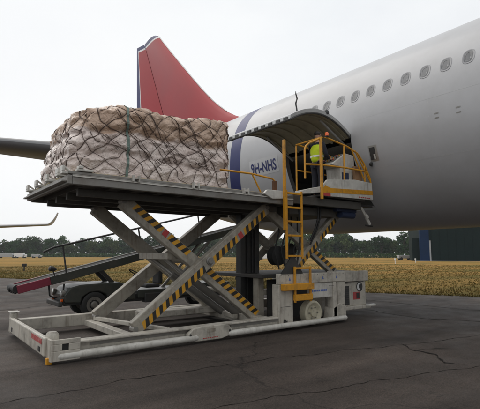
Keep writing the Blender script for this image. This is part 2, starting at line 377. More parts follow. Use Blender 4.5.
m = B(); m.add([reg((v[0] - x0) / (x1 - x0) * 1.36, v[1] / h1 * .37, .008) for v in tv], tf); m.build('registration_lettering', plane_b, rp, recalc=False)
# door opening: frame, hold lining, floor
m = B()
for off, yy in ((0, DY0), (0, DY1)):
    m.grid([[fpt(yy, PH0 + (PH1 - PH0) * k / 10, .004) for k in range(11)], [fpt(yy, PH0 + (PH1 - PH0) * k / 10, -.16) for k in range(11)]])
m.grid([[fpt(y, PH1, .004) for y in (DY0, DY1)], [fpt(y, PH1, -.16) for y in (DY0, DY1)]])
m.grid([[fpt(y, PH0, .004) for y in (DY0, DY1)], [fpt(y, PH0, -.16) for y in (DY0, DY1)]])
m.build('door_surround', alu, air, recalc=False)
m = B()
m.add([(11.06, 4.8, 2.93), (14.2, 4.8, 2.93), (14.2, 13.6, 2.93), (11.06, 13.6, 2.93)], [(0, 1, 2, 3)])
m.add([(9.95, 4.8, 4.86), (14.9, 4.8, 4.86), (14.9, 13.6, 4.86), (9.98, 13.6, 4.86)], [(0, 3, 2, 1)])
m.add([(14.2, 4.8, 2.93), (14.9, 4.8, 4.86), (14.9, 13.6, 4.86), (14.2, 13.6, 2.93)], [(0, 1, 2, 3)])
m.add([(11.1, 4.8, 2.93), (14.2, 4.8, 2.93), (14.9, 4.8, 4.86), (9.95, 4.8, 4.86)], [(0, 1, 2, 3)])
m.add([(11.4, 13.6, 2.93), (14.0, 13.6, 2.93), (14.8, 13.6, 4.86), (10.05, 13.6, 4.86)], [(0, 1, 2, 3)])
m.build('cargo_hold', holdm, air, recalc=False)
# cargo door, swung up and out: arc of the skin hinged at PH1
HX, HZ = fpt(8.9, PH1).x - .02, fpt(8.9, PH1).z + .02
DA = []; CH = 2.36; SAG = .30
for k in range(17):
    t = k / 16; DA.append((t, SAG * 4 * t * (1 - t)))
DOOR = lambda t, s, y, off: V((HX - t * CH * .995 + off * (-.0), y, HZ + .08 * t + s + off + .10 * math.sin(math.pi * t)))
cd = None
m = B(); m.grid([[DOOR(t, s, y, 0) for t, s in DA] for y in (DY0, 8.2, 8.9, 9.6, DY1)]); cd = m.build('cargo_door', plane_w, air, smooth=60, recalc=False)
m = B(); m.grid([[DOOR(t, s, y, -.13) for t, s in DA] for y in (DY0 + .02, 8.2, 8.9, 9.6, DY1 - .02)]); m.build('door_lining', doorin, cd, smooth=60, recalc=False)
m = B()
for yy in (DY0, DY1): m.grid([[DOOR(t, s, yy, .0) for t, s in DA], [DOOR(t, s, yy + (.02 if yy == DY0 else -.02), -.13) for t, s in DA]])
m.grid([[DOOR(1, 0, y, 0) for y in (DY0, DY1)], [DOOR(1, 0, y, -.13) for y in (DY0 + .02, DY1 - .02)]])
m.build('door_edge', alu, cd, smooth=40, recalc=False)
for k in range(6):   # ribs across the lining
    y = DY0 + .2 + (DY1 - DY0 - .4) * k / 5; m = B()
    m.grid([[DOOR(t, s, y - .03, -.135) for t, s in DA], [DOOR(t, s, y - .03, -.165) for t, s in DA], [DOOR(t, s, y + .03, -.165) for t, s in DA], [DOOR(t, s, y + .03, -.135) for t, s in DA]]).build('door_rib', doorin, cd, smooth=40)
for k in range(9):   # latch recesses along the free edge
    y = DY0 + .18 + (DY1 - DY0 - .36) * k / 8; p = DOOR(1, 0, y, -.07)
    B().span(p.x - .022, p.x + .05, y - .075, y + .075, p.z - .045, p.z + .045).build('door_latch', dark, cd, bevel=.01)
sealm = mat('rubber_seal', (.05, .048, .045), .7)
m = B()
for yy in (DY0 + .012, DY1 - .012): m.tube([DOOR(t, s, yy, -.12) for t, s in DA], .028, 6)
m.tube([DOOR(1, 0, DY0, -.12), DOOR(1, 0, DY1, -.12)], .028, 6); m.build('door_seal', sealm, cd, smooth=50)
p = DOOR(.86, .14, DY0 + .1, .02)
B().tube([p, p + V((.0, .01, .08)), p + V((-.02, .01, .15)), p + V((-.035, .0, .2)), p + V((-.01, 0, .27)), p + V((.015, 0, .33)), p + V((-.01, 0, .40)), p + V((-.03, 0, .45)), p + V((-.03, 0, .52))], [.02, .02, .018, .022, .018, .02, .018, .016, .008], 7).build('door_hook', dark, cd, smooth=60)
p = DOOR(.40, .28, DY0 + .05, .03)
B().rings(p, (0, -1, .2), [(-.06, .05), (-.03, .07), (.04, .075), (.06, .05)], 12).build('door_lamp', dark, cd, smooth=40)
for yy in (DY0 + .25, DY1 - .25):  # actuators
    B().tube([fpt(yy, PH1 - .12, -.1), DOOR(.42, .29, yy, -.15)], .035, 8).build('door_actuator', alu, cd, smooth=50)
# small fittings on the skin
def patch(y, z, hw, hh, off, mt, name, parent=air):
    pc = phi_z(y, z); m = B()
    return m.grid([[fpt(y + a * hw, pc + b * hh / R0, off) for a in (-1, 0, 1)] for b in (-1, -.5, 0, .5, 1)]).build(name, mt, parent, recalc=False)
pn = patch(6.93, 4.40, .13, .22, .004, alu, 'service_panel'); patch(6.95, 4.40, .085, .17, .008, dark, 'panel_recess', pn); patch(6.90, 4.31, .03, .07, .011, whitec, 'panel_switch', pn)
for y, z in ((5.06, 5.01), (4.54, 5.02), (5.06, 4.9), (4.54, 4.9)):
    patch(y, z, .055, .016, .003, steel, 'static_port')
# vertical tail
LE = [(7.9, 15.2), (8.2, 15.9), (8.46, 16.5), (8.8, 17.2), (9.3, 17.95), (10.0, 18.85), (10.56, 19.5), (12, 21.0), (14, 23.05), (15.74, 24.79), (16.2, 25.22), (16.45, 25.48), (16.6, 25.75)]
def hinge(z): return 24.3 + (z - 10.79) * (27.06 - 24.3) / (15.92 - 10.79)
def te(z): return hinge(z) + .92 + (16.6 - z) * .295
zs = [7.7, 8.2, 8.6, 9.0, 9.5, 10, 11, 12, 13, 14, 15, 15.6, 16.0, 16.2, 16.33, 16.45, 16.55, 16.6]
prof = [(0, 0), (.02, .35), (.06, .6), (.15, .85), (.3, 1), (.5, .93), (.75, .7), (1, .5)]
m = B()
for side in (-1, 1):
    rows = []
    for z in zs:
        a, b = lerp(z, LE), hinge(z); T = .42 - .026 * (z - 8)
        rows.append([V((XC + side * T * t, a + (b - a) * u, z)) for u, t in prof])
    n = len(prof); o = len(m.v); m.v += [tuple(p) for r in rows for p in r]
    for i in range(len(zs) - 1):
        for k in range(n - 1):
            m.f.append([o + i * n + k, o + i * n + k + 1, o + (i + 1) * n + k + 1, o + (i + 1) * n + k])
            m.mi.append(2 if zs[i] >= 16.32 else (1 if zs[i] >= 16.19 else 0))
fin = m.build('tail_fin', [plane_r, plane_wl, plane_b], air, smooth=50)
ml = B(); ml.tube([(XC, lerp(z, LE) - .005, z) for z in zs[3:-1]], .035, 8); ml.build('leading_edge', alu, fin, smooth=60)
m = B(); defl = rad(17); cols = [0, .3, .6, .80, .835, 1.0]; zr = [7.95, 8.6, 9.6, 10.5, 12, 14, 15.5, 16.15, 16.3, 16.38, 16.6]
for side in (-1, 1):
    rows = []
    for z in zr:
        a = hinge(z) + .03; c = te(z) - hinge(z); T = (.42 - .026 * (z - 8)) * .5; r_ = []
        for u in cols:
            t = T * (1 - u) ** .9 + .012; d = c * u
            r_.append(V((XC - d * math.sin(defl) + side * t, a + d * math.cos(defl), z)))
        rows.append(r_)
    n = len(cols); o = len(m.v); m.v += [tuple(p) for r in rows for p in r]
    for i in range(len(zr) - 1):
        for k in range(n - 1):
            m.f.append([o + i * n + k, o + i * n + k + 1, o + (i + 1) * n + k + 1, o + (i + 1) * n + k])
            q = 0
            if k == 4 or zr[i] >= 16.29: q = 2
            elif k == 3 or zr[i] >= 16.14: q = 1
            m.mi.append(q)
rud = m.build('rudder', [plane_r, plane_wl, plane_b], air, smooth=50)
# lifting surfaces: airfoil lofts
AF = [(0, 0), (.01, .02), (.05, .045), (.15, .065), (.3, .07), (.5, .06), (.75, .033), (1, .004)]
AFR = AF + [(u, -t * .85) for u, t in AF[::-1][:-1]]
def loft(stations, name, mt, parent, sub=8):
    # station: (x, y_le, y_te, z)
    m = B(); rows = []
    for (a, b) in zip(stations, stations[1:]):
        for k in range(sub + (b is stations[-1])):
            t = k / sub; x, yl, yt, z = [a[j] + (b[j] - a[j]) * t for j in range(4)]
            c = yt - yl; rows.append([V((x, yl + u * c, z + h_ * c * 1.25)) for u, h_ in AFR])
    m.grid(rows, closed=True)
    n = len(AFR); m.f.append(list(range(len(rows) * n - n, len(rows) * n))); m.mi.append(0); m.f.append(list(range(n))[::-1]); m.mi.append(0)
    return m.build(name, mt, parent, smooth=40)
tailgrey = mat('tailplane_grey', (.20, .20, .205), .45, var=.06, scale=.8, rvar=.3)
for sgn in (1, -1):
    def S(x): return XC + sgn * (x - XC)
    loft([(S(11.9), 19.9, 25.6, 6.9), (S(5.4), 24.0, 27.95, 7.45), (S(2.9), 25.58, 28.86, 7.66), (S(2.7), 26.3, 28.9, 7.67)], 'tailplane', tailgrey, air)
    loft([(S(10.6), -11.5, -.6, 3.6), (S(3.0), -6.6, -.4, 4.75), (S(-16.5), 2.2, 4.8, 6.9), (S(-17.4), 4.2, 5.4, 7.0)], 'wing', plane_w, air)

# ================================================================== cargo loader
cl_ = thing('cargo_loader', 'white scissor-lift aircraft cargo loader with hazard-striped arms and operator cab', 'cargo loader', (5.4, 8.6, .004))
Y0, Y1 = 7.0, 10.1
# --- ground frame
bf = B()
bf.span(1.95, 6.55, 7.13, 7.30, .12, .30)                     # near beam
bf.span(1.95, 6.5, 7.05, 7.13, .27, .305)                    # top flange
bf.span(1.95, 8.9, 9.86, 10.06, .10, .34)                     # far beam
bf.span(3.25, 3.42, 7.3, 9.86, .10, .22); bf.span(6.3, 6.5, 7.3, 9.86, .10, .28)
base_ = bf.build('base_frame', white, cl_, bevel=.012)
for a, b in ((1.93, 4.42), (5.12, 8.72)):
    B().tube([(a, 7.02, .115), (a + .04, 7.02, .115), (b - .04, 7.02, .115), (b, 7.02, .115)], [.04, .06, .06, .04], 16).build('side_tube', whitec, base_, smooth=50)
for a, b in ((2.45, 4.38), (5.25, 6.6)):
    B().span(a, b, 7.118, 7.128, .205, .262).build('side_recess', steel, base_)
pl = B(); pl.prism([(4.20, 6.99, .20), (4.32, 6.99, .285), (4.5, 6.99, .31), (5.0, 6.99, .31), (5.12, 6.99, .275), (5.2, 6.99, .20), (5.16, 6.99, .09), (4.96, 6.99, .045), (4.36, 6.99, .045), (4.22, 6.99, .10)], (0, .10, 0))
pq = pl.build('side_plaque', white, base_, bevel=.015)
for x in (4.25, 5.14): B().rings((x, 6.987, .18), (0, -1, 0), [(-.002, .022), (.006, .02)], 10).build('bolt', dark, pq)
B().span(4.62, 4.80, 6.984, 6.989, .20, .26).build('maker_plate', grey, pq)
for k in range(7): B().span(4.52 + k * .05, 4.555 + k * .05, 6.986, 6.9885, .085, .10).build('red_print_mark', redl, pq)
# end bumper
bm_ = B(); bm_.span(1.78, 1.86, 7.2, 10.0, .10, .38); bump = bm_.build('end_bumper', white, cl_, bevel=.02)
B().span(1.80, 1.93, 9.94, 10.13, .06, .47).build('corner_post', white, bump, bevel=.03)
B().span(1.775, 1.96, 9.92, 10.15, .47, .49).build('post_cap', whitec, bump, bevel=.008)
B().rings((1.92, 7.3, .08), (0, 0, 1), [(0, .10), (.30, .10), (.34, .09), (.37, .06), (.37, .02)], 20).build('corner_roller', white, bump, smooth=40)
m = B(); m.span(1.83, 2.26, 6.98, 7.015, .05, .20); m.span(1.83, 1.99, 6.98, 7.015, .20, .30); m.span(2.09, 2.26, 6.98, 7.015, .20, .30); m.span(1.83, 2.26, 6.98, 7.015, .30, .37); m.span(1.82, 1.86, 7.0, 7.22, .05, .37)
m.build('corner_bracket', white, bump, bevel=.008)
B().span(1.99, 2.09, 7.005, 7.01, .20, .30).build('hole_shade_plate', hazb, bump)  # black plate in the square opening paints the shade inside it
B().span(1.79, 1.87, 7.05, 7.13, -.0, .10).build('corner_foot', yellow, bump, bevel=.01)
B().span(1.775, 1.779, 7.34, 8.02, .265, .345).build('red_sticker', mat('worn_red_print', (.42, .05, .05), .5, dirt=(.55, .48, .42), damt=.9, dscale=22), bump)
B().span(1.771, 1.779, 7.42, 7.54, .14, .22).build('reflector', dark, bump, bevel=.004)
B().span(1.771, 1.779, 9.62, 9.72, .14, .22).build('reflector', dark, bump, bevel=.004)
# --- scissor arms
def hazard(p, q, wd, ny, off, parent, n=None):
    """strip of alternating slanted quads lying on the near face (plane y = ny)"""
    p, q = V((p[0], 0, p[1])), V((q[0], 0, q[1])); d = (q - p); Ln = d.length; d.normalize(); up = V((-d.z, 0, d.x)) * (1 if d.x > 0 else -1)
    n = n or int(Ln / .085); m = B(); sl = wd * .55
    base_p = p + up * off
    for i in range(n):
        a, b = Ln * i / n, Ln * (i + 1) / n
        def pt(s, t): s = min(max(s + (t - .5) * sl, 0), Ln); r = base_p + d * s + up * (t - .5) * wd; return (r.x, ny, r.z)
        m.m = i % 2; m.add([pt(a, 0), pt(b, 0), pt(b, 1), pt(a, 1)], [(0, 1, 2, 3)])
    return m.build('hazard_strip', [hazy, hazb], parent, recalc=False)
def arm(a, b, yc, dy, h, strips=None, nm='scissor_arm', mt=grey):
    m = B(); A, C_ = V((a[0], yc, a[1])), V((b[0], yc, b[1])); m.bar(A, C_, dy, h, (0, 0, 1))
    o = m.build(nm, mt, cl_, bevel=.014)
    for (t0, t1, off, wd) in strips or []:
        P, Q = A.lerp(C_, t0), A.lerp(C_, t1); hazard((P.x, P.z), (Q.x, Q.z), wd, yc - dy / 2 - .003, off, o)
    for P in (A, C_): B().tube([P + V((0, -dy / 2 - .015, 0)), P + V((0, dy / 2 + .02, 0))], .05, 14).build('pin', steel, o, smooth=40)
    return o
P1a, P1b = (3.42, .30), (6.62, 2.74); P2a, P2b = (3.22, 2.66), (6.50, .24)
a1 = arm(P1a, P1b, 7.62, .16, .27, [(.03, .46, -.055, .14), (.52, .72, -.055, .14), (.77, .97, -.055, .14)])
a2 = arm(P2a, P2b, 7.84, .16, .27, [(.05, .24, .055, .14), (.28, .43, .055, .14), (.54, .99, .055, .14)])
for o, (t, A_, B_), s_, yy, off in ((a1, (.745, P1a, P1b), .10, 7.535, -.055), (a2, (.26, P2a, P2b), .05, 7.755, .055)):
    p = V((A_[0], 0, A_[1])).lerp(V((B_[0], 0, B_[1])), t); d = (V((B_[0], 0, B_[1])) - V((A_[0], 0, A_[1]))).normalized(); u = V((-d.z, 0, d.x))
    c = p + u * off
    m = B(); m.add([(c.x + d.x * a * .06 + u.x * b * .07, yy, c.z + d.z * a * .06 + u.z * b * .07) for a, b in ((-1, -1), (1, -1), (1, 1), (-1, 1))], [(0, 1, 2, 3)]); m.build('red_warning_label', redl, o, recalc=False)
arm((3.42, .30), (6.62, 2.74), 9.62, .18, .27); arm(P2a, P2b, 9.40, .18, .27)
pv = (V((P1a[0], 0, P1a[1])) + V((P1b[0], 0, P1b[1]))) / 2
B().rings((pv.x, 7.53, pv.z), (0, -1, 0), [(-.03, .085), (.012, .085), (.02, .06), (.045, .055)], 20).build('pivot_hub', steel, cl_, smooth=40)
B().tube([(pv.x, 7.6, pv.z), (pv.x, 9.6, pv.z)], .07, 14).build('pivot_shaft', grey, cl_, smooth=50)
B().tube([(5.92, 7.9, .82), (5.92, 9.4, .82)], .06, 12).build('cross_shaft', grey, cl_, smooth=50)
B().span(4.25, 4.75, 7.95, 9.3, 1.55, 1.68).build('cross_brace', grey, cl_, bevel=.012)
for yy in (8.3, 8.95):
    B().tube([(6.38, yy, .22), (4.9, yy, 1.2)], .085, 14).build('lift_cylinder', steel, cl_, smooth=50)
    B().tube([(4.9, yy, 1.2), (4.4, yy, 1.56)], .05, 14).build('lift_rod', chrome, cl_, smooth=50)
for yy, x in ((7.62, 3.42), (9.62, 3.42)):
    B().span(x - .14, x + .14, yy - .13, yy + .13, .10, .20).build('slide_block', white, cl_, bevel=.015)
m = B(); m.bar((3.4, 9.6, .27), (3.95, 7.3, .27), .09, .08); m.build('diagonal_brace', white, cl_, bevel=.01)
m = B(); m.bar((4.3, 9.3, .3), (6.3, 9.3, .3), .5, .14); m.build('inner_trough', white, cl_, bevel=.02)
m = B(); m.bar((6.2, 8.2, .22), (6.5, 9.6, .22), .1, .1); m.build('diagonal_brace', white, cl_, bevel=.01)
# --- main platform
DZ = 2.96
pf = B(); pf.span(2.08, 7.1, 7.16, 7.26, DZ - .17, DZ); pf.span(2.08, 7.1, 10.0, 10.1, DZ - .19, DZ - .0); pf.span(2.0, 2.08, 7.16, 10.1, DZ - .17, DZ - .02)
plat = pf.build('platform_frame', steel, cl_, bevel=.01)
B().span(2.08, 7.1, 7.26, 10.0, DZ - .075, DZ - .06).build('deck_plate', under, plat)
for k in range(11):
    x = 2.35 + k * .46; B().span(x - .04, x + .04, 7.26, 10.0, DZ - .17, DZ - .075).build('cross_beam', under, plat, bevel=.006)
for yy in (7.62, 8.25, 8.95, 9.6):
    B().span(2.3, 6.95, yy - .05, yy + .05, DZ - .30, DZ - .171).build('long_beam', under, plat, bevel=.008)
for k in range(20):
    x = 2.2 + k * .25; B().tube([(x, 7.42, DZ - .01), (x, 9.9, DZ - .01)], .045, 10).build('deck_roller', steel, plat, smooth=50)
B().span(2.02, 7.0, 7.19, 7.25, DZ + .003, DZ + .055).build('side_guide', steel, plat, bevel=.008)
B().span(2.3, 7.0, 7.27, 7.33, DZ + .003, DZ + .075).build('guide_rail', palm, plat, bevel=.008)
B().span(2.02, 7.0, 10.02, 10.08, DZ + .003, DZ + .075).build('side_guide', steel, plat, bevel=.008)
B().span(2.08, 7.08, 7.14, 7.158, DZ - .045, DZ - .025).build('trim_line', whitec, plat)
for x in (3.1, 4.35, 5.6):      # small H-shaped side stops
    m = B(); m.span(x, x + .025, 7.10, 7.18, DZ - .03, DZ + .09); m.span(x + .11, x + .135, 7.10, 7.18, DZ - .03, DZ + .09); m.span(x + .025, x + .11, 7.11, 7.17, DZ + .02, DZ + .045)
    m.build('side_stop', whitec, plat, bevel=.005)
for y in (7.22, 7.5, 8.2, 9.0, 9.75):
    m = B(); m.span(1.93, 2.12, y, y + .16, DZ + .003, DZ + .045); m.span(1.93, 1.97, y, y + .16, DZ + .045, DZ + .14); m.bar((1.97, y + .08, DZ + .13), (2.10, y + .08, DZ + .04), .05, .025)
    m.build('end_stop', whitec, plat, bevel=.008)
m = B(); m.span(2.15, 2.42, 7.16, 7.30, DZ + .06, DZ + .10); m.span(2.17, 2.25, 7.15, 7.28, DZ + .10, DZ + .15); m.build('end_stop', whitec, plat, bevel=.01)
m = B(); m.bar((1.98, 10.06, DZ - .12), (1.98, 7.2, DZ - .12), .12, .03); m.build('end_flap', steel, plat, bevel=.006)
# handrail folded at the right end of the platform
m = B(); m.tube([(5.05, 7.22, DZ + .44), (5.9, 7.22, DZ + .45), (6.5, 7.22, DZ + .40), (6.56, 7.22, DZ + .36), (6.6, 7.22, DZ + .06)], .022, 8); hr = m.build('folding_handrail', yellow, plat, smooth=50)
B().tube([(5.9, 7.22, DZ + .45), (6.15, 7.22, DZ + .06)], .018, 8).build('rail_strut', yellow, hr, smooth=50)
B().span(6.5, 6.62, 7.19, 7.24, DZ + .08, DZ + .36).build('rail_bracket', mat('rust_brown', (.12, .05, .02), .6), hr, bevel=.008)
m = B(); m.prism([(6.15, 7.1, DZ + .02), (6.25, 7.1, DZ + .12), (6.7, 7.1, DZ + .13), (6.72, 7.1, DZ - .05), (6.4, 7.1, DZ - .08)], (0, .08, 0)); m.build('corner_fitting', whitec, plat, bevel=.012)
# --- bridge platform with cab
BZ = 3.05
m = B(); m.span(7.14, 9.7, 7.2, 7.32, BZ - .2, BZ); m.span(7.14, 9.7, 9.95, 10.1, BZ - .2, BZ); m.span(7.14, 7.26, 7.32, 9.95, BZ - .2, BZ); m.span(9.6, 9.7, 7.32, 9.95, BZ - .2, BZ)
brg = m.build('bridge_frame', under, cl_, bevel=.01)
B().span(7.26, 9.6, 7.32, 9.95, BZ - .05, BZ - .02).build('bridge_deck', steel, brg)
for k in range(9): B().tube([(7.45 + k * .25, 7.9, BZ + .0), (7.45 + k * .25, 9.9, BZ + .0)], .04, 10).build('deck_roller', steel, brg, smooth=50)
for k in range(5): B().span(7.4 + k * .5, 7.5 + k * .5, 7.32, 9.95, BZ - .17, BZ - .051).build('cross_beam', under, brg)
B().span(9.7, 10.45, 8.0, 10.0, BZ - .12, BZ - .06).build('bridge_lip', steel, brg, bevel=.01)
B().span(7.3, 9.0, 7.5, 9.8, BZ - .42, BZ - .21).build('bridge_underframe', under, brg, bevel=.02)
m = B(); m.prism([(7.36, 7.08, 3.08), (7.95, 7.08, 3.16), (7.95, 7.08, 3.31), (7.36, 7.08, 3.17)], (0, .3, 0)); m.build('white_sill', whitec, brg, bevel=.01)
cab = B(); cab.prism([(7.97, 7.06, 3.08), (7.97, 7.06, 3.30), (8.18, 7.06, 3.50), (9.3, 7.06, 3.62), (10.02, 7.06, 3.60), (10.05, 7.06, 3.13)], (0, .05, 0)); cb = cab.build('cab_side_panel', whitec, cl_, bevel=.012)
m = B(); m.prism([(7.99, 7.055, 3.24), (8.10, 7.055, 3.36), (8.30, 7.055, 3.30), (10.03, 7.055, 3.385), (10.04, 7.055, 3.27), (8.2, 7.055, 3.175), (7.99, 7.055, 3.16)], (0, .003, 0)); m.build('yellow_band', yellow, cb)
m = B(); m.span(8.0, 8.28, 7.045, 7.058, 3.09, 3.16); m.build('red_label', redl, cb)
for k in range(6): B().span(9.42 + k * .085, 9.48 + k * .085, 7.053, 7.059, 3.155, 3.18).build('red_print_mark', redl, cb)
B().span(7.97, 9.75, 7.11, 7.95, 3.08, 3.12).build('cab_floor', under, cb)
rl = .024
def T(name, pts, r=rl, mt=yellow, parent=cb): return B().tube(pts, r, 8).build(name, mt, parent, smooth=50)
yf = 7.09
T('guard_rail', [(7.43, yf, 3.45), (7.43, yf, 4.15), (7.47, yf, 4.25), (7.58, yf, 4.34), (8.05, yf, 4.56), (8.24, yf, 4.58), (9.02, yf, 4.48), (9.45, yf, 4.36), (9.72, yf, 4.12), (9.98, yf, 3.72), (10.03, yf, 3.5)])
T('guard_post', [(7.985, yf - .02, 3.0), (7.985, yf - .02, 4.55)], .04)
T('guard_post', [(8.88, yf, 3.1), (8.9, yf, 4.50)])
T('mid_rail', [(7.43, yf, 3.80), (8.0, yf, 3.86), (9.0, yf, 3.9), (9.86, yf, 3.9)])
T('guard_brace', [(9.35, yf, 4.42), (10.0, yf, 3.62)], .02)
T('guard_brace', [(9.2, yf, 4.44), (9.75, yf, 3.62)], .018)
T('guard_post', [(9.75, yf, 3.58), (9.75, yf, 4.08)], .018)
yb = 7.93
T('guard_rail', [(7.99, yb, 3.1), (7.99, yb, 4.5), (8.02, yb, 4.55), (9.3, yb, 4.42), (9.45, yb, 4.3), (9.5, yb, 3.12)], .022)
T('mid_rail', [(7.99, yb, 3.85), (9.5, yb, 3.85)], .02)
T('roof_bar', [(7.985, 7.09, 4.54), (7.99, 7.93, 4.53)], .022)
# control console
m = B(); m.prism([(8.62, 7.28, 3.98), (8.72, 7.28, 4.06), (9.2, 7.28, 4.36), (9.55, 7.28, 4.34), (9.58, 7.28, 3.5), (9.0, 7.28, 3.45), (8.98, 7.28, 3.96)], (0, .5, 0)); cs = m.build('control_console', whitec, cl_, bevel=.02)
m = B(); m.add([(8.74, 7.33, 4.088), (9.16, 7.33, 4.351), (9.16, 7.73, 4.351), (8.74, 7.73, 4.088)], [(0, 1, 2, 3)]); m.build('control_panel', steel, cs, recalc=False)
for a in range(3):
    for b in range(4):
        p = V((8.82 + a * .12, 7.38 + b * .1, 4.145 + a * .075)); B().rings(p, (-.53, 0, .85), [(-.01, .018), (.03, .015)], 8).build('control_knob', (redl, hazb, yellow)[(a + b) % 3], cs)
B().span(9.02, 9.30, 7.272, 7.28, 3.5, 3.82).build('console_hatch', hyd, cs)
B().span(9.0, 9.06, 7.15, 7.95, 3.12, 3.45).build('console_foot', whitec, cs, bevel=.01)
B().span(9.42, 9.72, 7.16, 7.24, 3.62, 4.02).build('document_box', papert, cs, bevel=.01)
# beacon
bc = B().rings((8.24, 7.09, 4.60), (0, 0, 1), [(0, .05), (.03, .055)], 14).build('beacon', black, cl_, smooth=40)
B().rings((8.24, 7.09, 4.632), (0, 0, 1), [(0, .05), (.06, .05), (.09, .035), (.10, .01)], 14).build('beacon_lens', orange, bc, smooth=40)
# hanging mirror and floodlight at the cab's far corner
B().rings((9.98, 7.05, 4.12), (.3, -1, 0), [(-.04, .03), (0, .06), (.04, .065)], 12).build('work_lamp', dark, cl_, smooth=40)
# under the bridge: motor, valve block, hoses, white lever
B().span(8.9, 9.7, 7.35, 7.8, 2.78, 3.04).build('valve_block', hyd, brg, bevel=.02)
B().tube([(9.1, 7.45, 2.72), (9.65, 7.45, 2.72)], .10, 14).build('hydraulic_motor', hyd, brg, smooth=40)
B().span(9.75, 10.35, 7.3, 7.5, 2.96, 3.02).build('lever_bracket', dark, brg, bevel=.008)
m = B(); m.bar((9.82, 7.3, 2.92), (10.02, 7.3, 2.72), .04, .09); m.bar((10.02, 7.28, 2.73), (10.06, 7.28, 2.64), .05, .12); m.bar((10.05, 7.3, 2.66), (10.2, 7.3, 2.47), .04, .10); m.build('white_lever', whitec, brg, bevel=.008)
B().tube([(10.0, 7.3, 2.45), (10.3, 7.3, 2.44)], .025, 8).build('lever_pin', dark, brg)
for k, (a, b) in enumerate((((8.2, 7.4, 2.85), (7.95, 7.45, 2.0)), ((8.35, 7.45, 2.85), (8.0, 7.5, 1.9)), ((7.6, 7.5, 2.8), (7.5, 7.5, 1.3)))):
    a, b = V(a), V(b); T('hydraulic_hose', [a, a.lerp(b, .3) + V((.10, 0, .02)), a.lerp(b, .6) + V((.09, 0, 0)), b], .022, black, brg)
# bridge scissor
def barm(a, b, yc, strips, nm='bridge_arm'): return arm(a, b, yc, .14, .22, strips, nm, grey)
barm((7.28, 1.0), (9.25, 2.72), 7.72, [(.12, .58, -.045, .12), (.62, .95, -.045, .12)]); barm((6.9, 2.75), (9.35, 1.16), 7.92, [(.55, .98, .045, .12)])
barm((7.28, 1.0), (9.25, 2.72), 9.5, []); barm((6.9, 2.75), (9.35, 1.16), 9.3, [])
B().tube([(8.2, 7.7, 1.83), (8.2, 9.5, 1.83)], .06, 12).build('pivot_shaft', grey, cl_, smooth=50)
B().rings((8.0, 8.3, 1.75), (1, 0, .3), [(-.18, .10), (-.16, .16), (.16, .16), (.18, .10)], 18).build('accumulator', dark, cl_, smooth=40)
B().rings((7.5, 8.2, 1.62), (0, -1, 0), [(-.14, .1), (-.1, .24), (.1, .24), (.14, .1)], 20).build('hose_reel', black, cl_, smooth=40)
for k in range(4):
    x = 7.4 + .22 * k; T('hydraulic_hose', [(x, 8.0, 1.3), (x - .15, 8.0, 1.75), (x + .05, 8.05, 2.2), (x + .1, 8.1, 2.7)], .02, black, cl_)
# lift mast (black) and grey columns
m = B(); m.span(6.62, 6.76, 8.55, 8.75, .1, 2.65); m.span(7.08, 7.22, 8.55, 8.75, .1, 2.65); m.span(6.76, 7.08, 8.6, 8.68, .1, 2.3)
ms = m.build('lift_mast', dark, cl_, bevel=.012)
for x in (6.84, 6.99): B().tube([(x, 8.56, .2), (x, 8.56, 2.5)], .02, 8).build('mast_chain', black, ms)
B().span(6.72, 6.90, 8.0, 8.2, .1, 1.12).build('grey_column', grey, cl_, bevel=.015)
B().span(6.90, 7.2, 8.02, 8.12, .68, .8).build('column_bracket', grey, cl_, bevel=.01)
# --- chassis
zc = 1.22
m = B(); m.span(6.55, 8.83, 7.1, 7.2, .99, zc); m.span(8.83, 10.48, 7.62, 7.72, .92, zc - .02); m.span(8.73, 8.83, 7.2, 7.62, .99, zc)
ch = m.build('chassis_beam', white, cl_, bevel=.012)
B().span(6.6, 10.3, 7.72, 9.9, zc - .12, zc - .03).build('chassis_deck', dark, ch, bevel=.01)
m = B(); m.span(6.55, 6.98, 7.1, 7.32, .06, .99); lp = m.build('chassis_pillar', white, ch, bevel=.015)
for k in range(10):
    B().rings((6.62 + k * .235, 7.1, 1.185), (0, -1, 0), [(-.002, .014), (.008, .012)], 6).build('bolt', steel, ch)
for x in (7.3, 8.2): B().tube([(x, 7.10, .90), (x, 7.06, .90), (x + .12, 7.06, .90), (x + .12, 7.10, .90)], .008, 6).build('grab_handle', steel, ch, smooth=50)
for z in (.5, .9): B().span(6.6, 6.9, 7.095, 7.1, z, z + .006).build('panel_gap', hazb, lp)
B().rings((6.72, 7.097, .2), (0, -1, 0), [(-.002, .04), (.004, .038)], 12).build('lashing_hole', hazb, lp); B().span(6.68, 6.80, 7.094, 7.099, .165, .2).build('lashing_slot', hazb, lp)
m = B(); m.span(8.36, 8.48, 7.1, 7.3, .08, .99); m.span(8.55, 8.83, 7.12, 7.5, .42, .99); m.prism([(8.30, 7.1, .08), (8.83, 7.1, .08), (8.83, 7.1, .36), (8.6, 7.1, .46), (8.36, 7.1, .36)], (0, .3, 0)); m.build('chassis_pillar', white, ch, bevel=.012)
B().span(7.52, 8.36, 7.13, 7.18, .63, .985).build('side_panel', whitec, ch, bevel=.01)
for k in range(9): B().span(7.62 + k * .062, 7.62 + k * .062 + (.05 if k % 4 else .035), 7.126, 7.131, .78, .825).build('blue_print_mark', bluel, ch)
for x in (6.85, 7.95, 8.45):
    B().prism([(x, 7.097, 1.07), (x + .07, 7.097, 1.07), (x + .035, 7.097, 1.14)], (0, .002, 0)).build('warning_mark', bluel, ch)
B().span(8.0, 8.36, 7.45, 7.5, .12, .63).build('inner_panel', grey, ch, bevel=.01)
B().span(6.98, 8.4, 7.95, 8.0, .1, 1.05).build('cavity_shade_sheet', dark, ch)  # dark sheet added behind the open bay; its colour stands in for shade
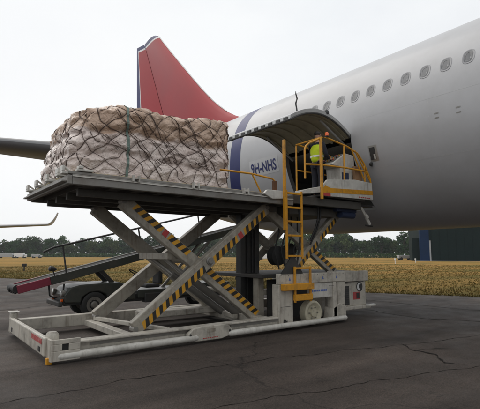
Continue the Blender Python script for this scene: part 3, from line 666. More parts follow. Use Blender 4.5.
B().span(8.83, 10.42, 7.68, 7.75, .26, .91).build('rear_panel', white, ch, bevel=.012)
B().span(9.0, 10.55, 7.60, 7.9, .16, .26).build('rear_step', white, ch, bevel=.02)
B().span(10.3, 10.75, 7.58, 7.68, .20, .26).build('rear_bumper_bar', whitec, ch, bevel=.015)
B().span(8.85, 10.3, 7.8, 9.9, .2, 1.05).build('engine_housing', white, ch, bevel=.02)
m = B(); m.prism([(9.50, 7.675, .30), (9.68, 7.675, .30), (9.68, 7.675, .80), (9.50, 7.675, .80)], (0, -.006, 0)); m.build('air_grille', hazb, ch)
for k in range(8): B().span(9.52, 9.66, 7.664, 7.668, .33 + k * .058, .35 + k * .058).build('grille_slat', dark, ch)
B().span(9.86, 10.14, 7.672, 7.679, .42, .62).build('red_notice', redl, ch); B().span(8.87, 10.33, 7.674, 7.68, .895, .905).build('panel_gap', hazb, ch); B().span(9.44, 9.448, 7.674, 7.68, .27, .895).build('panel_gap', hazb, ch); B().span(9.99, 10.12, 7.668, 7.671, .44, .60).build('notice_panel', hazb, ch)
em = B().rings((10.14, 7.678, .76), (0, -1, 0), [(0, .135), (.006, .135)], 24).build('round_emblem', hazb, ch)
m = B(); r_ = .11
cr_ = [(10.14 + .115 * math.cos(t * .2 + 1.2), .76 + .115 * math.sin(t * .2 + 1.2)) for t in range(17)] + [(10.17 + .07 * math.cos(4.4 - t * .2), .77 + .075 * math.sin(4.4 - t * .2)) for t in range(17)]
m.add([(a, 7.668, b) for a, b in cr_], [tuple(range(34))])
m.build('emblem_crescent', farw, em, recalc=False)
B().span(9.5, 9.8, 7.674, 7.679, .865, .88).build('print_line', hazb, ch)
# wheels
def wheel(c, r, wd, parent, rim=hubm, nm='wheel'):
    o = B().rings(c, (0, -1, 0), [(-wd / 2, r * .6), (-wd / 2, r * .9), (-wd / 2 + .02, r), (wd / 2 - .02, r), (wd / 2, r * .9), (wd / 2, r * .66), (wd / 2 - .02, r * .62)], 32).build(nm, black, parent, smooth=35)
    B().rings(c, (0, -1, 0), [(wd / 2 - .03, r * .64), (wd / 2 - .005, r * .62), (wd / 2 - .01, r * .5), (wd / 2 - .03, r * .3), (wd / 2 + .03, r * .22), (wd / 2 + .035, r * .1)], 28).build('rim', rim, o, smooth=35)
    for k in range(8):
        t = k * math.pi / 4; p = V(c) + V((r * .4 * math.cos(t), -(wd / 2 - .022), r * .4 * math.sin(t))); B().rings(p, (0, -1, 0), [(0, .014), (.02, .012)], 6).build('wheel_nut', steel, o)
    return o
wl = B().rings((7.66, 7.20, .30), (0, -1, 0), [(-.12, .2), (-.12, .25), (-.1, .28), (.08, .28), (.10, .262), (.105, .235), (.085, .20), (.06, .16), (.06, .09), (.10, .085), (.105, .03)], 36).build('wheel', hubm, cl_, smooth=30)
for k in range(6):
    t = k * math.pi / 3; B().rings((7.66 + .13 * math.cos(t), 7.125, .30 + .13 * math.sin(t)), (0, -1, 0), [(-.02, .016), (.03, .014)], 6).build('wheel_nut', steel, wl)
for x, y in ((7.58, 9.7), (9.6, 8.0), (9.6, 9.7)):
    if y > 9 or x > 9: wheel((x, y, .28), .278, .2, cl_)
# ladders
def ladder(name, x0, x1, y, z0, z1, rungs, zr0=None):
    o = B().bar((x0, y, z0), (x0, y, z1), .05, .04, (0, 1, 0)).build(name, yellow, cl_, bevel=.006); B().bar((x1, y, z0), (x1, y, z1), .05, .04, (0, 1, 0)).build('stile', yellow, o, bevel=.006)
    for z in rungs: B().span(x0 + .027, x1 - .027, y - .03, y + .03, z - .022, z + .022).build('rung', yellow, o, bevel=.005)
    return o
ladder('upper_ladder', 6.79, 7.28, 7.08, 1.55, 3.12, (3.05, 2.72, 2.40, 2.08, 1.62))
m = B(); m.bar((6.735, 7.075, 2.2), (6.735, 7.075, 4.28), .055, .06, (0, 1, 0)); m.build('ladder_post', yellow, cl_, bevel=.006)
ld = ladder('lower_ladder', 7.0, 7.50, 7.05, .58, 1.38, (1.34, .98, .7))
m = B(); m.span(6.60, 7.55, 6.97, 7.097, .86, 1.00); m.build('step_box', yellow, ld, bevel=.012)
m = B(); m.span(6.98, 7.52, 6.99, 7.097, .62, .76); m.build('step_box', yellow, ld, bevel=.012)
m = B(); m.prism([(6.62, 7.09, 1.22), (7.30, 7.09, 1.22), (7.02, 7.09, 1.62), (6.95, 7.09, 1.62)], (0, .03, 0)); m.build('ladder_gusset', dark, cl_)
# ================================================================== pallet of cargo
cg = thing('cargo_pallet', 'netted load of pinkish wrapped cartons on a metal pallet atop the loader', 'cargo pallet', (3.6, 8.62, DZ + .04))
CX0, CX1, CY0, CY1, CZ0 = 2.05, 5.58, 7.42, 9.86, DZ + .075
B().span(2.1, 5.5, 7.40, 9.88, DZ + .038, CZ0).build('pallet_base', palm, cg, bevel=.01)
wrapm = bpy.data.materials.new('wrapped_cartons')
def _w(t, n, b):
    o = n.new('ShaderNodeTexCoord').outputs['Object']
    def noi(s, det=4, ro=.5, di=0):
        q = n.new('ShaderNodeTexNoise'); q.inputs['Scale'].default_value = s; q.inputs['Detail'].default_value = det; q.inputs['Roughness'].default_value = ro; q.inputs['Distortion'].default_value = di; t.links.new(o, q.inputs['Vector']); return q.outputs['Fac']
    sp = n.new('ShaderNodeSeparateXYZ'); t.links.new(o, sp.inputs[0])
    ad = n.new('ShaderNodeMath'); ad.operation = 'MULTIPLY_ADD'; ad.inputs[1].default_value = .55; t.links.new(noi(1.4, 5), ad.inputs[0]); t.links.new(sp.outputs['Z'], ad.inputs[2])
    r = n.new('ShaderNodeMapRange'); r.inputs[1].default_value = 1.16; r.inputs[2].default_value = 1.22; t.links.new(ad.outputs[0], r.inputs[0])
    pale = n.new('ShaderNodeValToRGB'); e = pale.color_ramp.elements; e[0].position = .3; e[0].color = (.54, .42, .37, 1); e[1].position = .68; e[1].color = (.80, .70, .64, 1); t.links.new(noi(2.3, 6, .65, .6), pale.inputs[0])
    kraft = n.new('ShaderNodeValToRGB'); e = kraft.color_ramp.elements; e[0].position = .3; e[0].color = (.40, .26, .175, 1); e[1].position = .75; e[1].color = (.66, .48, .36, 1); t.links.new(noi(2.0, 6, .6, .5), kraft.inputs[0])
    mxx = n.new('ShaderNodeMixRGB'); t.links.new(r.outputs[0], mxx.inputs[0]); t.links.new(pale.outputs[0], mxx.inputs[1]); t.links.new(kraft.outputs[0], mxx.inputs[2])
    t.links.new(mxx.outputs[0], b.inputs['Base Color'])
    rr = n.new('ShaderNodeMapRange'); rr.inputs[3].default_value = .22; rr.inputs[4].default_value = .55; t.links.new(noi(5, 4), rr.inputs[0]); t.links.new(rr.outputs[0], b.inputs['Roughness'])
    b.inputs['Coat Weight'].default_value = .35; b.inputs['Coat Roughness'].default_value = .25
    bp = n.new('ShaderNodeBump'); bp.inputs['Strength'].default_value = .9; bp.inputs['Distance'].default_value = .05
    def rdg(i):
        q = n.new('ShaderNodeMath'); q.operation = 'SUBTRACT'; q.inputs[1].default_value = .5; t.links.new(i, q.inputs[0]); q2 = n.new('ShaderNodeMath'); q2.operation = 'ABSOLUTE'; t.links.new(q.outputs[0], q2.inputs[0]); q3 = n.new('ShaderNodeMath'); q3.operation = 'POWER'; q3.inputs[1].default_value = .6; t.links.new(q2.outputs[0], q3.inputs[0]); return q3.outputs[0]
    a1_ = n.new('ShaderNodeMath'); a1_.operation = 'MULTIPLY_ADD'; a1_.inputs[1].default_value = .5; t.links.new(rdg(noi(9, 2, .5, .8)), a1_.inputs[0]); t.links.new(rdg(noi(4, 2, .5, .6)), a1_.inputs[2]); t.links.new(a1_.outputs[0], bp.inputs['Height']); t.links.new(bp.outputs[0], b.inputs['Normal'])
ground_nodes(wrapm, _w)
def ridge(q): return 1 - abs(noise.noise(q)) * 2
def cshape(x, y, z):
    """x,y,z in 0..1 on the unit box surface -> lumpy wrapped load"""
    a, b, c = x * 2 - 1, y * 2 - 1, z * 2 - 1
    p = 11.0; l = (abs(a) ** p + abs(b) ** p + max(c, 0) ** p) ** (1 / p)
    a, b = a / l, b / l
    cc = c / l if c > 0 else c
    X = (CX0 + CX1) / 2 + a * (CX1 - CX0) / 2; Y = (CY0 + CY1) / 2 + b * (CY1 - CY0) / 2; Zn = (cc + 1) / 2
    top = 1.27 + .09 * (X - 2.4) + .03 * math.sin(X * 2.3 + 1) + .05 * (1 - b * b)
    Z = CZ0 + Zn * top
    # outboard end: slanted above mid height, corners cut
    sl = max(0, -a) ** 3
    ins = .24 * sl * max(0, Zn - .25) / .75 + .10 * sl * max(0, .3 - Zn)
    X += ins; Y += ins * .25 * (1 if b < 0 else -1)
    X += .10 * sl * max(0, b) ** 2; X += .04 * sl * max(0, -b) ** 4; Y += .05 * max(0, -a) ** 8 * (1 if b < 0 else -1) * abs(b)
    for zt, dp in ((.30, .05), (.60, .06)):     # belts pulled in between the cartons
        g = math.exp(-((Zn - zt - .035 * math.sin(X * 2.1 + Y)) / .05) ** 2) * dp
        X -= a * abs(a) ** 5 * g; Y -= b * abs(b) ** 5 * g
    q = V((X, Y, Z)); N = V((a * abs(a) ** 7, b * abs(b) ** 7, max(0, cc) ** 8))
    if N.length > 1e-5: N.normalize()
    k = noise.noise(q * 1.2) * .05 + noise.noise(q * 2.6 + V((5, 1, 2))) * .045
    wq = q + V((noise.noise(q * 2), noise.noise(q * 2 + V((3, 3, 3))), 0)) * .3
    k += ridge(V((wq.x * 2.2, wq.y * 2.2, wq.z * 4.2))) ** 3 * .035 + ridge(wq * 5 + V((1, 7, 2))) ** 4 * .02
    k *= min(1, Zn * 5 + .15)
    return q + N * (k - .03), N
ROPES = []
def face_uv(f, u, v):   # metres along face -> unit box
    W_, D_, H_ = 3.53, 2.44, 1.5
    if f == 'near': return (u / W_, 0, v / H_)
    if f == 'left': return (0, u / D_, v / H_)
    if f == 'top': return (u / W_, v / D_, 1)
    if f == 'right': return (1, u / D_, v / H_)
    if f == 'far': return (u / W_, 1, v / H_)
DIM = {'near': (3.53, 1.5), 'left': (2.44, 1.5), 'top': (3.53, 2.44), 'right': (2.44, 1.5), 'far': (3.53, 1.5)}
PIT = .47
def warp(f, u, v):
    s = {'near': 0, 'left': 7, 'top': 0, 'right': 3, 'far': 5}[f]; vv = v + (1.5 if f == 'top' else 0)
    q = V((u * 1.1, vv * 1.1, s)); return noise.noise(q) * .26 + noise.noise(q * 3.1) * .08, noise.noise(q + V((9, 4, 0))) * .24 + noise.noise(q * 3.3 + V((2, 8, 0))) * .08
m = B()
for f in DIM:
    U, H_ = DIM[f]; nu, nv = int(U / .024), int(H_ / .024); rows = []
    for i in range(nv + 1):
        r_ = []
        for j in range(nu + 1):
            u, v = U * j / nu, H_ * i / nv; P, N = cshape(*face_uv(f, u, v)); du, dv = warp(f, u, v); vv = v + (1.5 if f == 'top' else 0)
            s1 = ((u + du + vv + dv) / PIT) % 1; s2 = ((u + du - vv - dv) / PIT) % 1
            d1 = min(s1, 1 - s1); d2 = min(s2, 1 - s2); d = min(d1, d2)
            P = P + N * (.034 * min(1, d / .25) ** .6 - .017)
            r_.append(P)
        rows.append(r_)
    m.grid(rows)
ld_ = m.build('wrapped_load', wrapm, cg)
bm = bmesh.new(); bm.from_mesh(ld_.data); bmesh.ops.remove_doubles(bm, verts=bm.verts, dist=.012); bmesh.ops.recalc_face_normals(bm, faces=bm.faces); bm.to_mesh(ld_.data); bm.free()
ld_.data.shade_smooth()
m = B()
def inv_line(f, sgn, k):
    """points on the net line (u+du) +- (v+dv) = k*PIT within face f"""
    U, H_ = DIM[f]; v0 = 1.5 if f == 'top' else 0; run = []; N_ = int(H_ / .05)
    out = []
    for i in range(N_ + 1):
        v = H_ * i / N_; u = k * PIT - sgn * (v + v0)
        for _ in range(4):
            du, dv = warp(f, u, v); u = k * PIT - sgn * (v + v0 + dv) - du
        if -.02 <= u <= U + .02: run.append((min(max(u, 0), U), v))
        else:
            if len(run) > 1: out.append(run)
            run = []
    if len(run) > 1: out.append(run)
    return out
for f in DIM:
    U, H_ = DIM[f]
    for sgn in (1, -1):
        for k in range(-12, 22):
            for run in inv_line(f, sgn, k):
                pts = []
                for u, v in run:
                    P, N = cshape(*face_uv(f, u, v)); pts.append(P + N * .004)
                m.tube(pts, random.choice((.005, .006, .0075)), 5)
net = m.build('cargo_net', ropem, cg, smooth=60)
# slack draw lines and tangles of the net on the near side
m = B()
def cord(path, r, lift=.022):
    pts = []
    for u, v in path:
        if 0 < u < 3.52 and .03 < v < 1.49: P, N = cshape(*face_uv('near', u, v)); pts.append(P + N * lift)
    if len(pts) > 2: m.tube(pts, r, 5)
for bu, bv, ang, Ln in ((.75, 1.45, -.95, 1.5), (1.15, 1.40, -.75, 1.3), (1.5, 1.44, -.9, 1.4), (1.9, 1.42, -.7, 1.35), (2.3, 1.46, -1.0, 1.3), (2.7, 1.40, -.8, 1.1), (.3, 1.1, -.6, .8)):
    for j in range(3):
        a_ = ang + random.uniform(-.12, .12); o_ = random.uniform(-.05, .05); ph = random.uniform(0, 6)
        cord([(bu + o_ + math.cos(a_) * Ln * t / 30, bv - abs(o_) + math.sin(a_) * Ln * t / 30 + .03 * math.sin(ph + t * .25)) for t in range(31)], random.choice((.003, .004, .005)))
for k in range(12):     # tangle of slack net gathered along the seam between the tiers
    u0 = random.uniform(1.5, 3.0); v0 = .46 + random.uniform(-.05, .06) + .05 * math.sin(u0 * 4); w_ = random.uniform(.12, .3); ph = random.uniform(0, 6)
    cord([(u0 + w_ * t / 14, v0 + .035 * math.sin(ph + t * .35) - .03 * t / 14) for t in range(15)], random.choice((.004, .005, .006)), .024)
m.build('loose_cord', ropem, cg, smooth=60)
for f, u0, wd in (('near', 1.05, .05),):
    m = B(); rows = []
    for i in range(60):
        t = i / 59 * 2.2
        ff, v = ('near', t) if t < 1.5 else ('top', t - 1.5)
        r_ = []
        for s in (-1, 1):
            P, N = cshape(*face_uv(ff, u0 + s * wd * .5 + .03 * math.sin(t * 3), v)); r_.append(P + N * .026)
        rows.append(r_)
    m.grid(rows).build('lashing_strap', strapm, cg, recalc=False)
# net hooks along the pallet edge
for k in range(9):
    x = 2.25 + k * .37; B().rings((x, 7.385, DZ + .065), (0, -1, .2), [(0, .03), (.012, .032), (.02, .015)], 10).build('net_ring', steel, cg, smooth=40)
for k in range(6):
    y = 7.6 + k * .42; B().rings((2.085, y, DZ + .07), (-1, 0, .2), [(0, .03), (.012, .032), (.02, .015)], 10).build('net_ring', steel, cg, smooth=40)

# ================================================================== belt loader
bl = thing('belt_loader', 'dark green belt loader truck with raised conveyor behind the scissor arms', 'belt loader', (5.6, 12.1, .004))
by0, by1 = 11.55, 12.65
m = B(); m.span(3.3, 8.6, by0 + .12, by1 - .12, .34, .55); chb = m.build('chassis', dark, bl, bevel=.02)
m = B(); m.prism([(3.32, by0, .42), (3.28, by0, .62), (3.42, by0, .80), (3.7, by0, .87), (4.75, by0, .90), (4.95, by0, .80), (5.2, by0, .62), (5.2, by0, .40), (4.45, by0, .40), (4.38, by0, .58), (4.18, by0, .68), (3.92, by0, .66), (3.74, by0, .54), (3.70, by0, .40)], (0, 1.1, 0)); m.build('front_body', olive, bl, bevel=.03)
m = B(); m.span(5.3, 7.0, by0 + .02, by1, .42, .66); m.span(7.0, 8.5, by0 + .02, by1, .42, .78); m.build('rear_body', olive, bl, bevel=.03)
m = B(); m.span(5.5, 6.3, by0 - .02, by0 + .2, .30, .56); m.build('tool_box', dark, bl, bevel=.02)
for y in (by0 + .13, by1 - .15):
    o = B().rings((3.29, y, .66), (-1, 0, .15), [(-.05, .07), (.02, .095), (.05, .09), (.06, .05)], 16).build('headlight', steel, bl, smooth=40); B().rings((3.235, y, .668), (-1, 0, .15), [(0, .075), (.015, .05)], 14).build('lens', chrome, o, smooth=40)
    B().rings((3.27, y + .02, .48), (-1, 0, 0), [(-.02, .04), (.03, .04)], 10).build('side_lamp', orange, bl)
m = B(); m.span(3.14, 3.24, by0 - .03, by1 + .03, .34, .46); m.build('front_bumper', dark, bl, bevel=.02)
for x in (4.06, 7.75):
    for y in (by0 + .09, by1 - .09): wheel((x, y, .335), .332, .2, bl, steel)
# boom
def bo(x): return .77 + (x - 2.1) * .251
bx0, bx1 = 2.22, 9.2
for y in (by0 + .14, by1 - .14):
    m = B(); m.bar((bx0 + .75, y, bo(bx0 + .75)), (bx1, y, bo(bx1)), .06, .21); m.build('boom_side', olive, bl, bevel=.012)
    m = B(); m.bar((bx0, y, bo(bx0)), (bx0 + .748, y, bo(bx0 + .748)), .062, .20); m.build('boom_tip', maroon, bl, bevel=.012)
m = B(); m.bar((bx0 + .02, by0 + .6, bo(bx0) + .05), (bx1 - .02, by0 + .6, bo(bx1) + .05), .74, .05, (0, 0, 1)); m.build('belt', beltm, bl)
m = B(); m.bar((bx0 + .3, by0 + .3, bo(bx0 + .3) + .15), (bx1, by0 + .3, bo(bx1) + .15), .04, .03); m.build('belt_edge_guide', steel, bl)
for x, r in ((bx0, .10), (bx1, .10)): B().tube([(x, by0 + .18, bo(x) + .02), (x, by1 - .18, bo(x) + .02)], r, 14).build('end_roller', black, bl, smooth=50)
B().rings((bx0 - .06, by0 + .6, bo(bx0)), (-1, 0, -.2), [(0, .06), (.05, .06), (.07, .03)], 12).build('end_buffer', black, bl)
for k in range(4): B().tube([(bx0 - .03, by0 + .2 + k * .23, bo(bx0) - .09), (bx0 - .03, by0 + .3 + k * .23, bo(bx0) + .07)], .03, 8).build('rubber_buffer', black, bl)
hrb = T('boom_handrail', [(2.75, by0 + .08, bo(2.75) + .78), (3.0, by0 + .08, bo(3.0) + .84), (8.9, by0 + .08, bo(8.9) + .84)], .026, dark, bl)
for x in (3.33, 5.4, 7.4): T('handrail_post', [(x, by0 + .08, bo(x) + .1), (x - .12, by0 + .08, bo(x - .12) + .84)], .022, dark, hrb)
for y in (by0 + .3, by1 - .3): B().bar((4.9, y, .62), (4.3, y, bo(4.3) - .1), .08, .1).build('boom_support', dark, bl, bevel=.01)
for y in (by0 + .3, by1 - .3): T('boom_ram', [(6.4, y, .6), (7.9, y, bo(7.9) - .1)], .05, steel, bl)
st = B(); st.span(5.55, 6.0, by0 + .05, by0 + .5, .70, .80); st_ = st.build('seat', black, bl, bevel=.04); B().span(5.95, 6.08, by0 + .05, by0 + .5, .8, 1.25).build('backrest', black, st_, bevel=.04)
T('steering_column', [(5.1, by0 + .28, .7), (5.3, by0 + .28, 1.12)], .022, dark, bl)
m = B(); c0 = V((5.3, by0 + .28, 1.13)); ax = V((.5, 0, .87)); a_ = V((.87, 0, -.5)); b_ = V((0, 1, 0))
m.tube([c0 + (a_ * math.cos(t * math.pi / 10) + b_ * math.sin(t * math.pi / 10)) * .18 for t in range(21)], .016, 6); m.build('steering_wheel', black, bl, smooth=60)
T('guard_hoop', [(2.95, by0 + .2, bo(2.95) - .1), (2.98, by0 + .2, .62), (3.1, by0 + .2, .55), (3.3, by0 + .2, .60), (3.32, by0 + .2, .9)], .022, black, bl)
lm = T('lamp_stalk', [(3.05, by0 + .08, bo(3.05) + .1), (3.0, by0 + .08, bo(3.0) + .25)], .015, dark, bl)
B().rings((2.96, by0 + .06, bo(3.0) + .30), (-1, 0, .2), [(-.12, .02), (-.06, .06), (.04, .07), (.07, .04)], 12).build('lamp_head', dark, lm, smooth=40)

# ================================================================== operator
FZ = 3.124
ppl = thing('person', 'person in yellow hi-vis vest and dark clothes standing at the cab console', 'person', (8.45, 7.62, FZ))
def skin_obj(name, vs, es, mt, parent, root=0):
    me = bpy.data.meshes.new(name); me.from_pydata([v[:3] for v in vs], es, []); me.materials.append(mt)
    o = bpy.data.objects.new(name, me); COL.objects.link(o); o.parent = parent
    md = o.modifiers.new('skin', 'SKIN'); md.use_smooth_shade = True
    for i, v in enumerate(vs):
        sv = me.skin_vertices[0].data[i]; r = v[3]; sv.radius = r if isinstance(r, tuple) else (r, r); sv.use_root = (i == root)
    ss = o.modifiers.new('sub', 'SUBSURF'); ss.levels = 2; ss.render_levels = 2
    return o
# facing +X (towards the console), leaning slightly, hands on the console; +Y is the figure's left
body = [(0, 0, .95, .10), (0, 0, 1.15, .11), (.02, 0, 1.38, .11), (.03, 0, 1.49, .05), (.05, 0, 1.57, .05), (.06, 0, 1.66, (.085, .10)), (.05, 0, 1.75, (.075, .085)),
        (.02, -.17, 1.40, .05), (.06, -.24, 1.12, .042), (.30, -.17, 1.05, .034), (.37, -.15, 1.06, .034), (.45, -.14, 1.06, .018),
        (.02, .17, 1.40, .05), (.06, .24, 1.12, .042), (.30, .17, 1.05, .034), (.37, .15, 1.06, .034), (.45, .14, 1.06, .018),
        (0, -.10, .88, .085), (.03, -.11, .48, .06), (-.01, -.11, .14, .045), (0, -.11, .09, .035),
        (0, .10, .88, .085), (.03, .11, .48, .06), (-.01, .11, .14, .045), (0, .11, .09, .035)]
be = [(0, 1), (1, 2), (2, 3), (3, 4), (4, 5), (5, 6), (2, 7), (7, 8), (8, 9), (9, 10), (10, 11), (2, 12), (12, 13), (13, 14), (14, 15), (15, 16), (0, 17), (17, 18), (18, 19), (19, 20), (0, 21), (21, 22), (22, 23), (23, 24)]
# fingers as short chains from the palm
for hb, s in ((10, -1), (15, 1)):
    for k in range(4):
        y = body[hb][1] + (-.03 + .02 * k) * 1.0; i = len(body)
        body += [(.41, y, 1.066, .009), (.445 + (.012 if k in (1, 2) else 0), y, 1.068, .0085), (.475 + (.012 if k in (1, 2) else 0), y, 1.05, .007)]; be += [(hb, i), (i, i + 1), (i + 1, i + 2)]
    i = len(body); y = body[hb][1]; body += [(.385, y - s * .045, 1.06, .010), (.42, y - s * .058, 1.055, .008)]; be += [(hb, i), (i, i + 1)]
skin_obj('body', body, be, skinm, ppl)
skin_obj('jacket', [(0, 0, .93, (.155, .13)), (0, 0, 1.12, (.165, .13)), (.02, 0, 1.36, (.165, .13)), (.03, 0, 1.47, .075), (.02, -.19, 1.41, .075), (.06, -.25, 1.12, .06), (.27, -.18, 1.055, .048), (.02, .19, 1.41, .075), (.06, .25, 1.12, .06), (.27, .18, 1.055, .048)],
         [(0, 1), (1, 2), (2, 3), (2, 4), (4, 5), (5, 6), (2, 7), (7, 8), (8, 9)], navy, ppl)
skin_obj('trousers', [(0, 0, .95, (.15, .12)), (0, -.10, .86, .105), (.03, -.11, .48, .08), (-.01, -.11, .09, .07), (0, .10, .86, .105), (.03, .11, .48, .08), (-.01, .11, .09, .07)], [(0, 1), (1, 2), (2, 3), (0, 4), (4, 5), (5, 6)], navy, ppl)
skin_obj('vest', [(0, 0, .90, (.185, .155)), (0, 0, 1.10, (.19, .155)), (.02, 0, 1.34, (.195, .155)), (.03, 0, 1.45, (.12, .10)), (.02, -.13, 1.43, .09), (.02, .13, 1.43, .09)], [(0, 1), (1, 2), (2, 3), (2, 4), (2, 5)], hvm, ppl)
skin_obj('hair', [(.015, 0, 1.66, (.09, .10)), (.03, 0, 1.73, (.10, .105)), (.045, 0, 1.79, (.06, .07))], [(0, 1), (1, 2)], hairm, ppl)
for s in (-1, 1):
    skin_obj('boot', [(-.02, s * .115, .04, .05), (.08, s * .12, .035, .045), (.17, s * .125, .03, .035)], [(0, 1), (1, 2)], hazb, ppl)
    skin_obj('ear', [(.05, s * .085, 1.66, .018), (.045, s * .092, 1.685, .018)], [(0, 1)], skinm, ppl)
    skin_obj('eye', [(.142, s * .032, 1.672, .011), (.146, s * .032, 1.672, .008)], [(0, 1)], hairm, ppl)
skin_obj('nose', [(.135, 0, 1.66, .012), (.16, 0, 1.64, .014)], [(0, 1)], skinm, ppl)
skin_obj('mouth', [(.138, -.02, 1.605, .007), (.138, .02, 1.605, .007)], [(0, 1)], redl, ppl)
m = B(); rvm = mat('reflective_band', (.7, .7, .68), .3, metal=.3)
band_ = [[(8.45 + (.165) * math.cos(t * math.pi / 12), 7.62 + .20 * math.sin(t * math.pi / 12), FZ + z) for t in range(24)] for z in (1.06, 1.11)]
m.grid(band_, closed=True).build('reflective_band', rvm, ppl, smooth=60)

# ================================================================== background
# -- hangar
hg = thing('hangar', 'dark green metal hangar with blue corner column beyond the grass', 'hangar', (130, 50, 0))
def toworld(lat, dep): # camera ground frame -> world
    s, c = math.sin(.657), math.cos(.657); return V((lat * c + dep * s, -lat * s + dep * c, 0))
hd = (toworld(1, -.30)).normalized(); hn = V((-hd.y, hd.x, 0)); 
if hn.dot(toworld(0, 1)) < 0: hn = -hn
h0 = V((111.0, 63.2, 0))
def hp(a, b, z): p = h0 + hd * a + hn * b; return (p.x, p.y, z)
def hbox(a0, a1, b0, b1, z0, z1): return B().hexa([hp(a0, b0, z0), hp(a1, b0, z0), hp(a1, b1, z0), hp(a0, b1, z0), hp(a0, b0, z1), hp(a1, b0, z1), hp(a1, b1, z1), hp(a0, b1, z1)])
hbox(0, 60, 0, 40, 0, 13).build('wall', hangarm, hg)
hbox(-.5, 60.5, -.5, 40.5, 13, 13.6).build('roof', hangarb, hg)
hbox(-.4, 1.9, -.4, 1.8, 0, 12.99).build('corner_column', hangarb, hg, bevel=.05)
for k in range(28): hbox(2.6 + k * 2, 2.75 + k * 2, -.12, .02, .3, 12.9).build('cladding_rib', hangarm, hg)
hbox(1.9, 2.3, -.25, .02, 0, 5.5).build('downpipe', farg, hg)
hbox(-2.2, -.4, 2, 12, 0, 6.2).build('side_annexe', hangarm, hg)
tag(hbox(-2, 70, -6, -.5, -.2, .03).build('hangar_path', concrete), kind='structure')
# -- far vehicles and sheds
def far_van(lat, dep, name, label, cat, L_=6, H_=2.6, mt=farw, group=None):
    c = toworld(lat, dep); t = thing(name, label, cat, (c.x, c.y, 0), group); r = toworld(1, 0); d = toworld(0, 1)
    def P(a, b, z): q = c + r * a + d * b; return (q.x, q.y, z)
    def bx(a0, a1, b0, b1, z0, z1): return B().hexa([P(a0, b0, z0), P(a1, b0, z0), P(a1, b1, z0), P(a0, b1, z0), P(a0, b0, z1), P(a1, b0, z1), P(a1, b1, z1), P(a0, b1, z1)])
    bx(-L_ / 2, L_ * .28, -1, 1, .5, H_).build('body', mt, t, bevel=.12)
    bx(L_ * .28, L_ / 2, -1, 1, .5, H_ * .72).build('cab', mt, t, bevel=.2)
    bx(L_ * .30, L_ * .44, -1.01, 1.01, H_ * .48, H_ * .68).build('window', glassd, t)
    for a in (-L_ * .32, L_ * .33):
        for b in (-.9, .9): q = P(a, b, .45); B().rings(q, tuple(d), [(-.15, .45), (.15, .45)], 14).build('wheel', black, t)
    return t
far_van(-114, 226, 'van', 'white van parked at the far left below the treeline', 'van')
far_van(-122, 228, 'truck', 'long pale truck left of the white van far away', 'truck', 11, 2.4, farg)
far_van(-106, 227, 'van', 'grey van right of the white van at the far left', 'van', 5, 2.0, farg)
far_van(8.2, 130, 'pickup_truck', 'small white truck on the field seen beside the black mast', 'truck', 6, 1.9)
far_van(53, 140, 'pickup_truck', 'pale truck standing beside the hangar corner', 'truck', 4.4, 1.5, farg)
def marker(x, y, label, mt, h=.7):
    t = thing('field_marker', label, 'marker', (x, y, 0), 'small markers in the field')
    B().span(x - .05, x + .05, y - .05, y + .05, 0, h * .6).build('post', mt, t); B().span(x - .22, x + .22, y - .06, y + .06, h * .6, h).build('board', mt, t, bevel=.03)
marker(90.6 * .8, 58.3 * .8, 'white marker board in the grass left of the hangar', farw, 1.0)
marker(86, 50.5, 'white marker post in the grass before the blue hangar column', farw, .9)
marker(9.84, 49.1, 'dark marker in the field above the conveyor tip', black, .75)
# -- second aircraft: wing reaching in from the left
a2_ = thing('distant_airliner', 'distant parked airliner whose wing and winglet enter at the left', 'airliner', (-3, 70, 0))
tip = V((11.6, 47.6, 4.75)); root_ = V((-13.5, 66.5, 3.6))
m = B(); rows = []
for k in range(11):
    t = k / 10; c = root_.lerp(tip, t); ch_ = 6.5 * (1 - t) + 1.5 * t; dv = V((.45, .89, 0)); 
    rows.append([c + dv * (u - .4) * ch_ + V((0, 0, h_ * ch_ * 1.2)) for u, h_ in AFR])
m.grid(rows, closed=True); n = len(AFR); m.f.append(list(range(10 * n, 11 * n))); m.mi.append(0)
wg = m.build('wing', plane_w, a2_, smooth=40)
m = B(); rows = []
out_ = (tip - root_).normalized()
for k in range(7):
    t = k / 6; c = tip + out_ * (1.15 * t - .25 * t * t) + V((0, 0, 1.25 * t ** 1.5)) + V((.1, .35, 0)) * t; ch_ = 1.5 - .9 * t
    nrm = V((0, 0, 1)) * (1 - t * .8) - out_ * t * .8
    rows.append([c + V((.45, .89, 0)) * (u - .4) * ch_ + nrm * (h_ * ch_ * 1.1) for u, h_ in AFR])
m.grid(rows, closed=True); m.f.append(list(range(6 * n, 7 * n))); m.mi.append(0); m.build('winglet', plane_w, wg, smooth=40)
m = B(); ax_ = V((.45, .89, 0)); fc = V((-15, 66, 4.0))
m.rings(fc, ax_, [(-22, .1), (-21.5, .8), (-20, 1.5), (-17, 1.95), (8, 1.95), (14, 1.4), (18, .6), (19, .2)], 28); m.build('fuselage', plane_w, a2_, smooth=40)
ec = root_.lerp(tip, .35) + V((-1.8, -2.4, -1.35)); m = B(); m.rings(ec, ax_, [(-1.8, .75), (-1.7, .95), (0, 1.0), (1.4, .8), (2.2, .5)], 24); m.build('engine', plane_w, a2_, smooth=40)
for q in (fc + ax_ * 2 + V((2.2, -1.2, 0)), fc + ax_ * -15):
    B().rings((q.x, q.y, .55), (.89, -.45, 0), [(-.25, .5), (-.2, .55), (.2, .55), (.25, .5)], 20).build('wheel', black, a2_, smooth=40); B().tube([(q.x, q.y, .5), (q.x, q.y, 3.0)], .12, 8).build('gear_leg', alu, a2_)
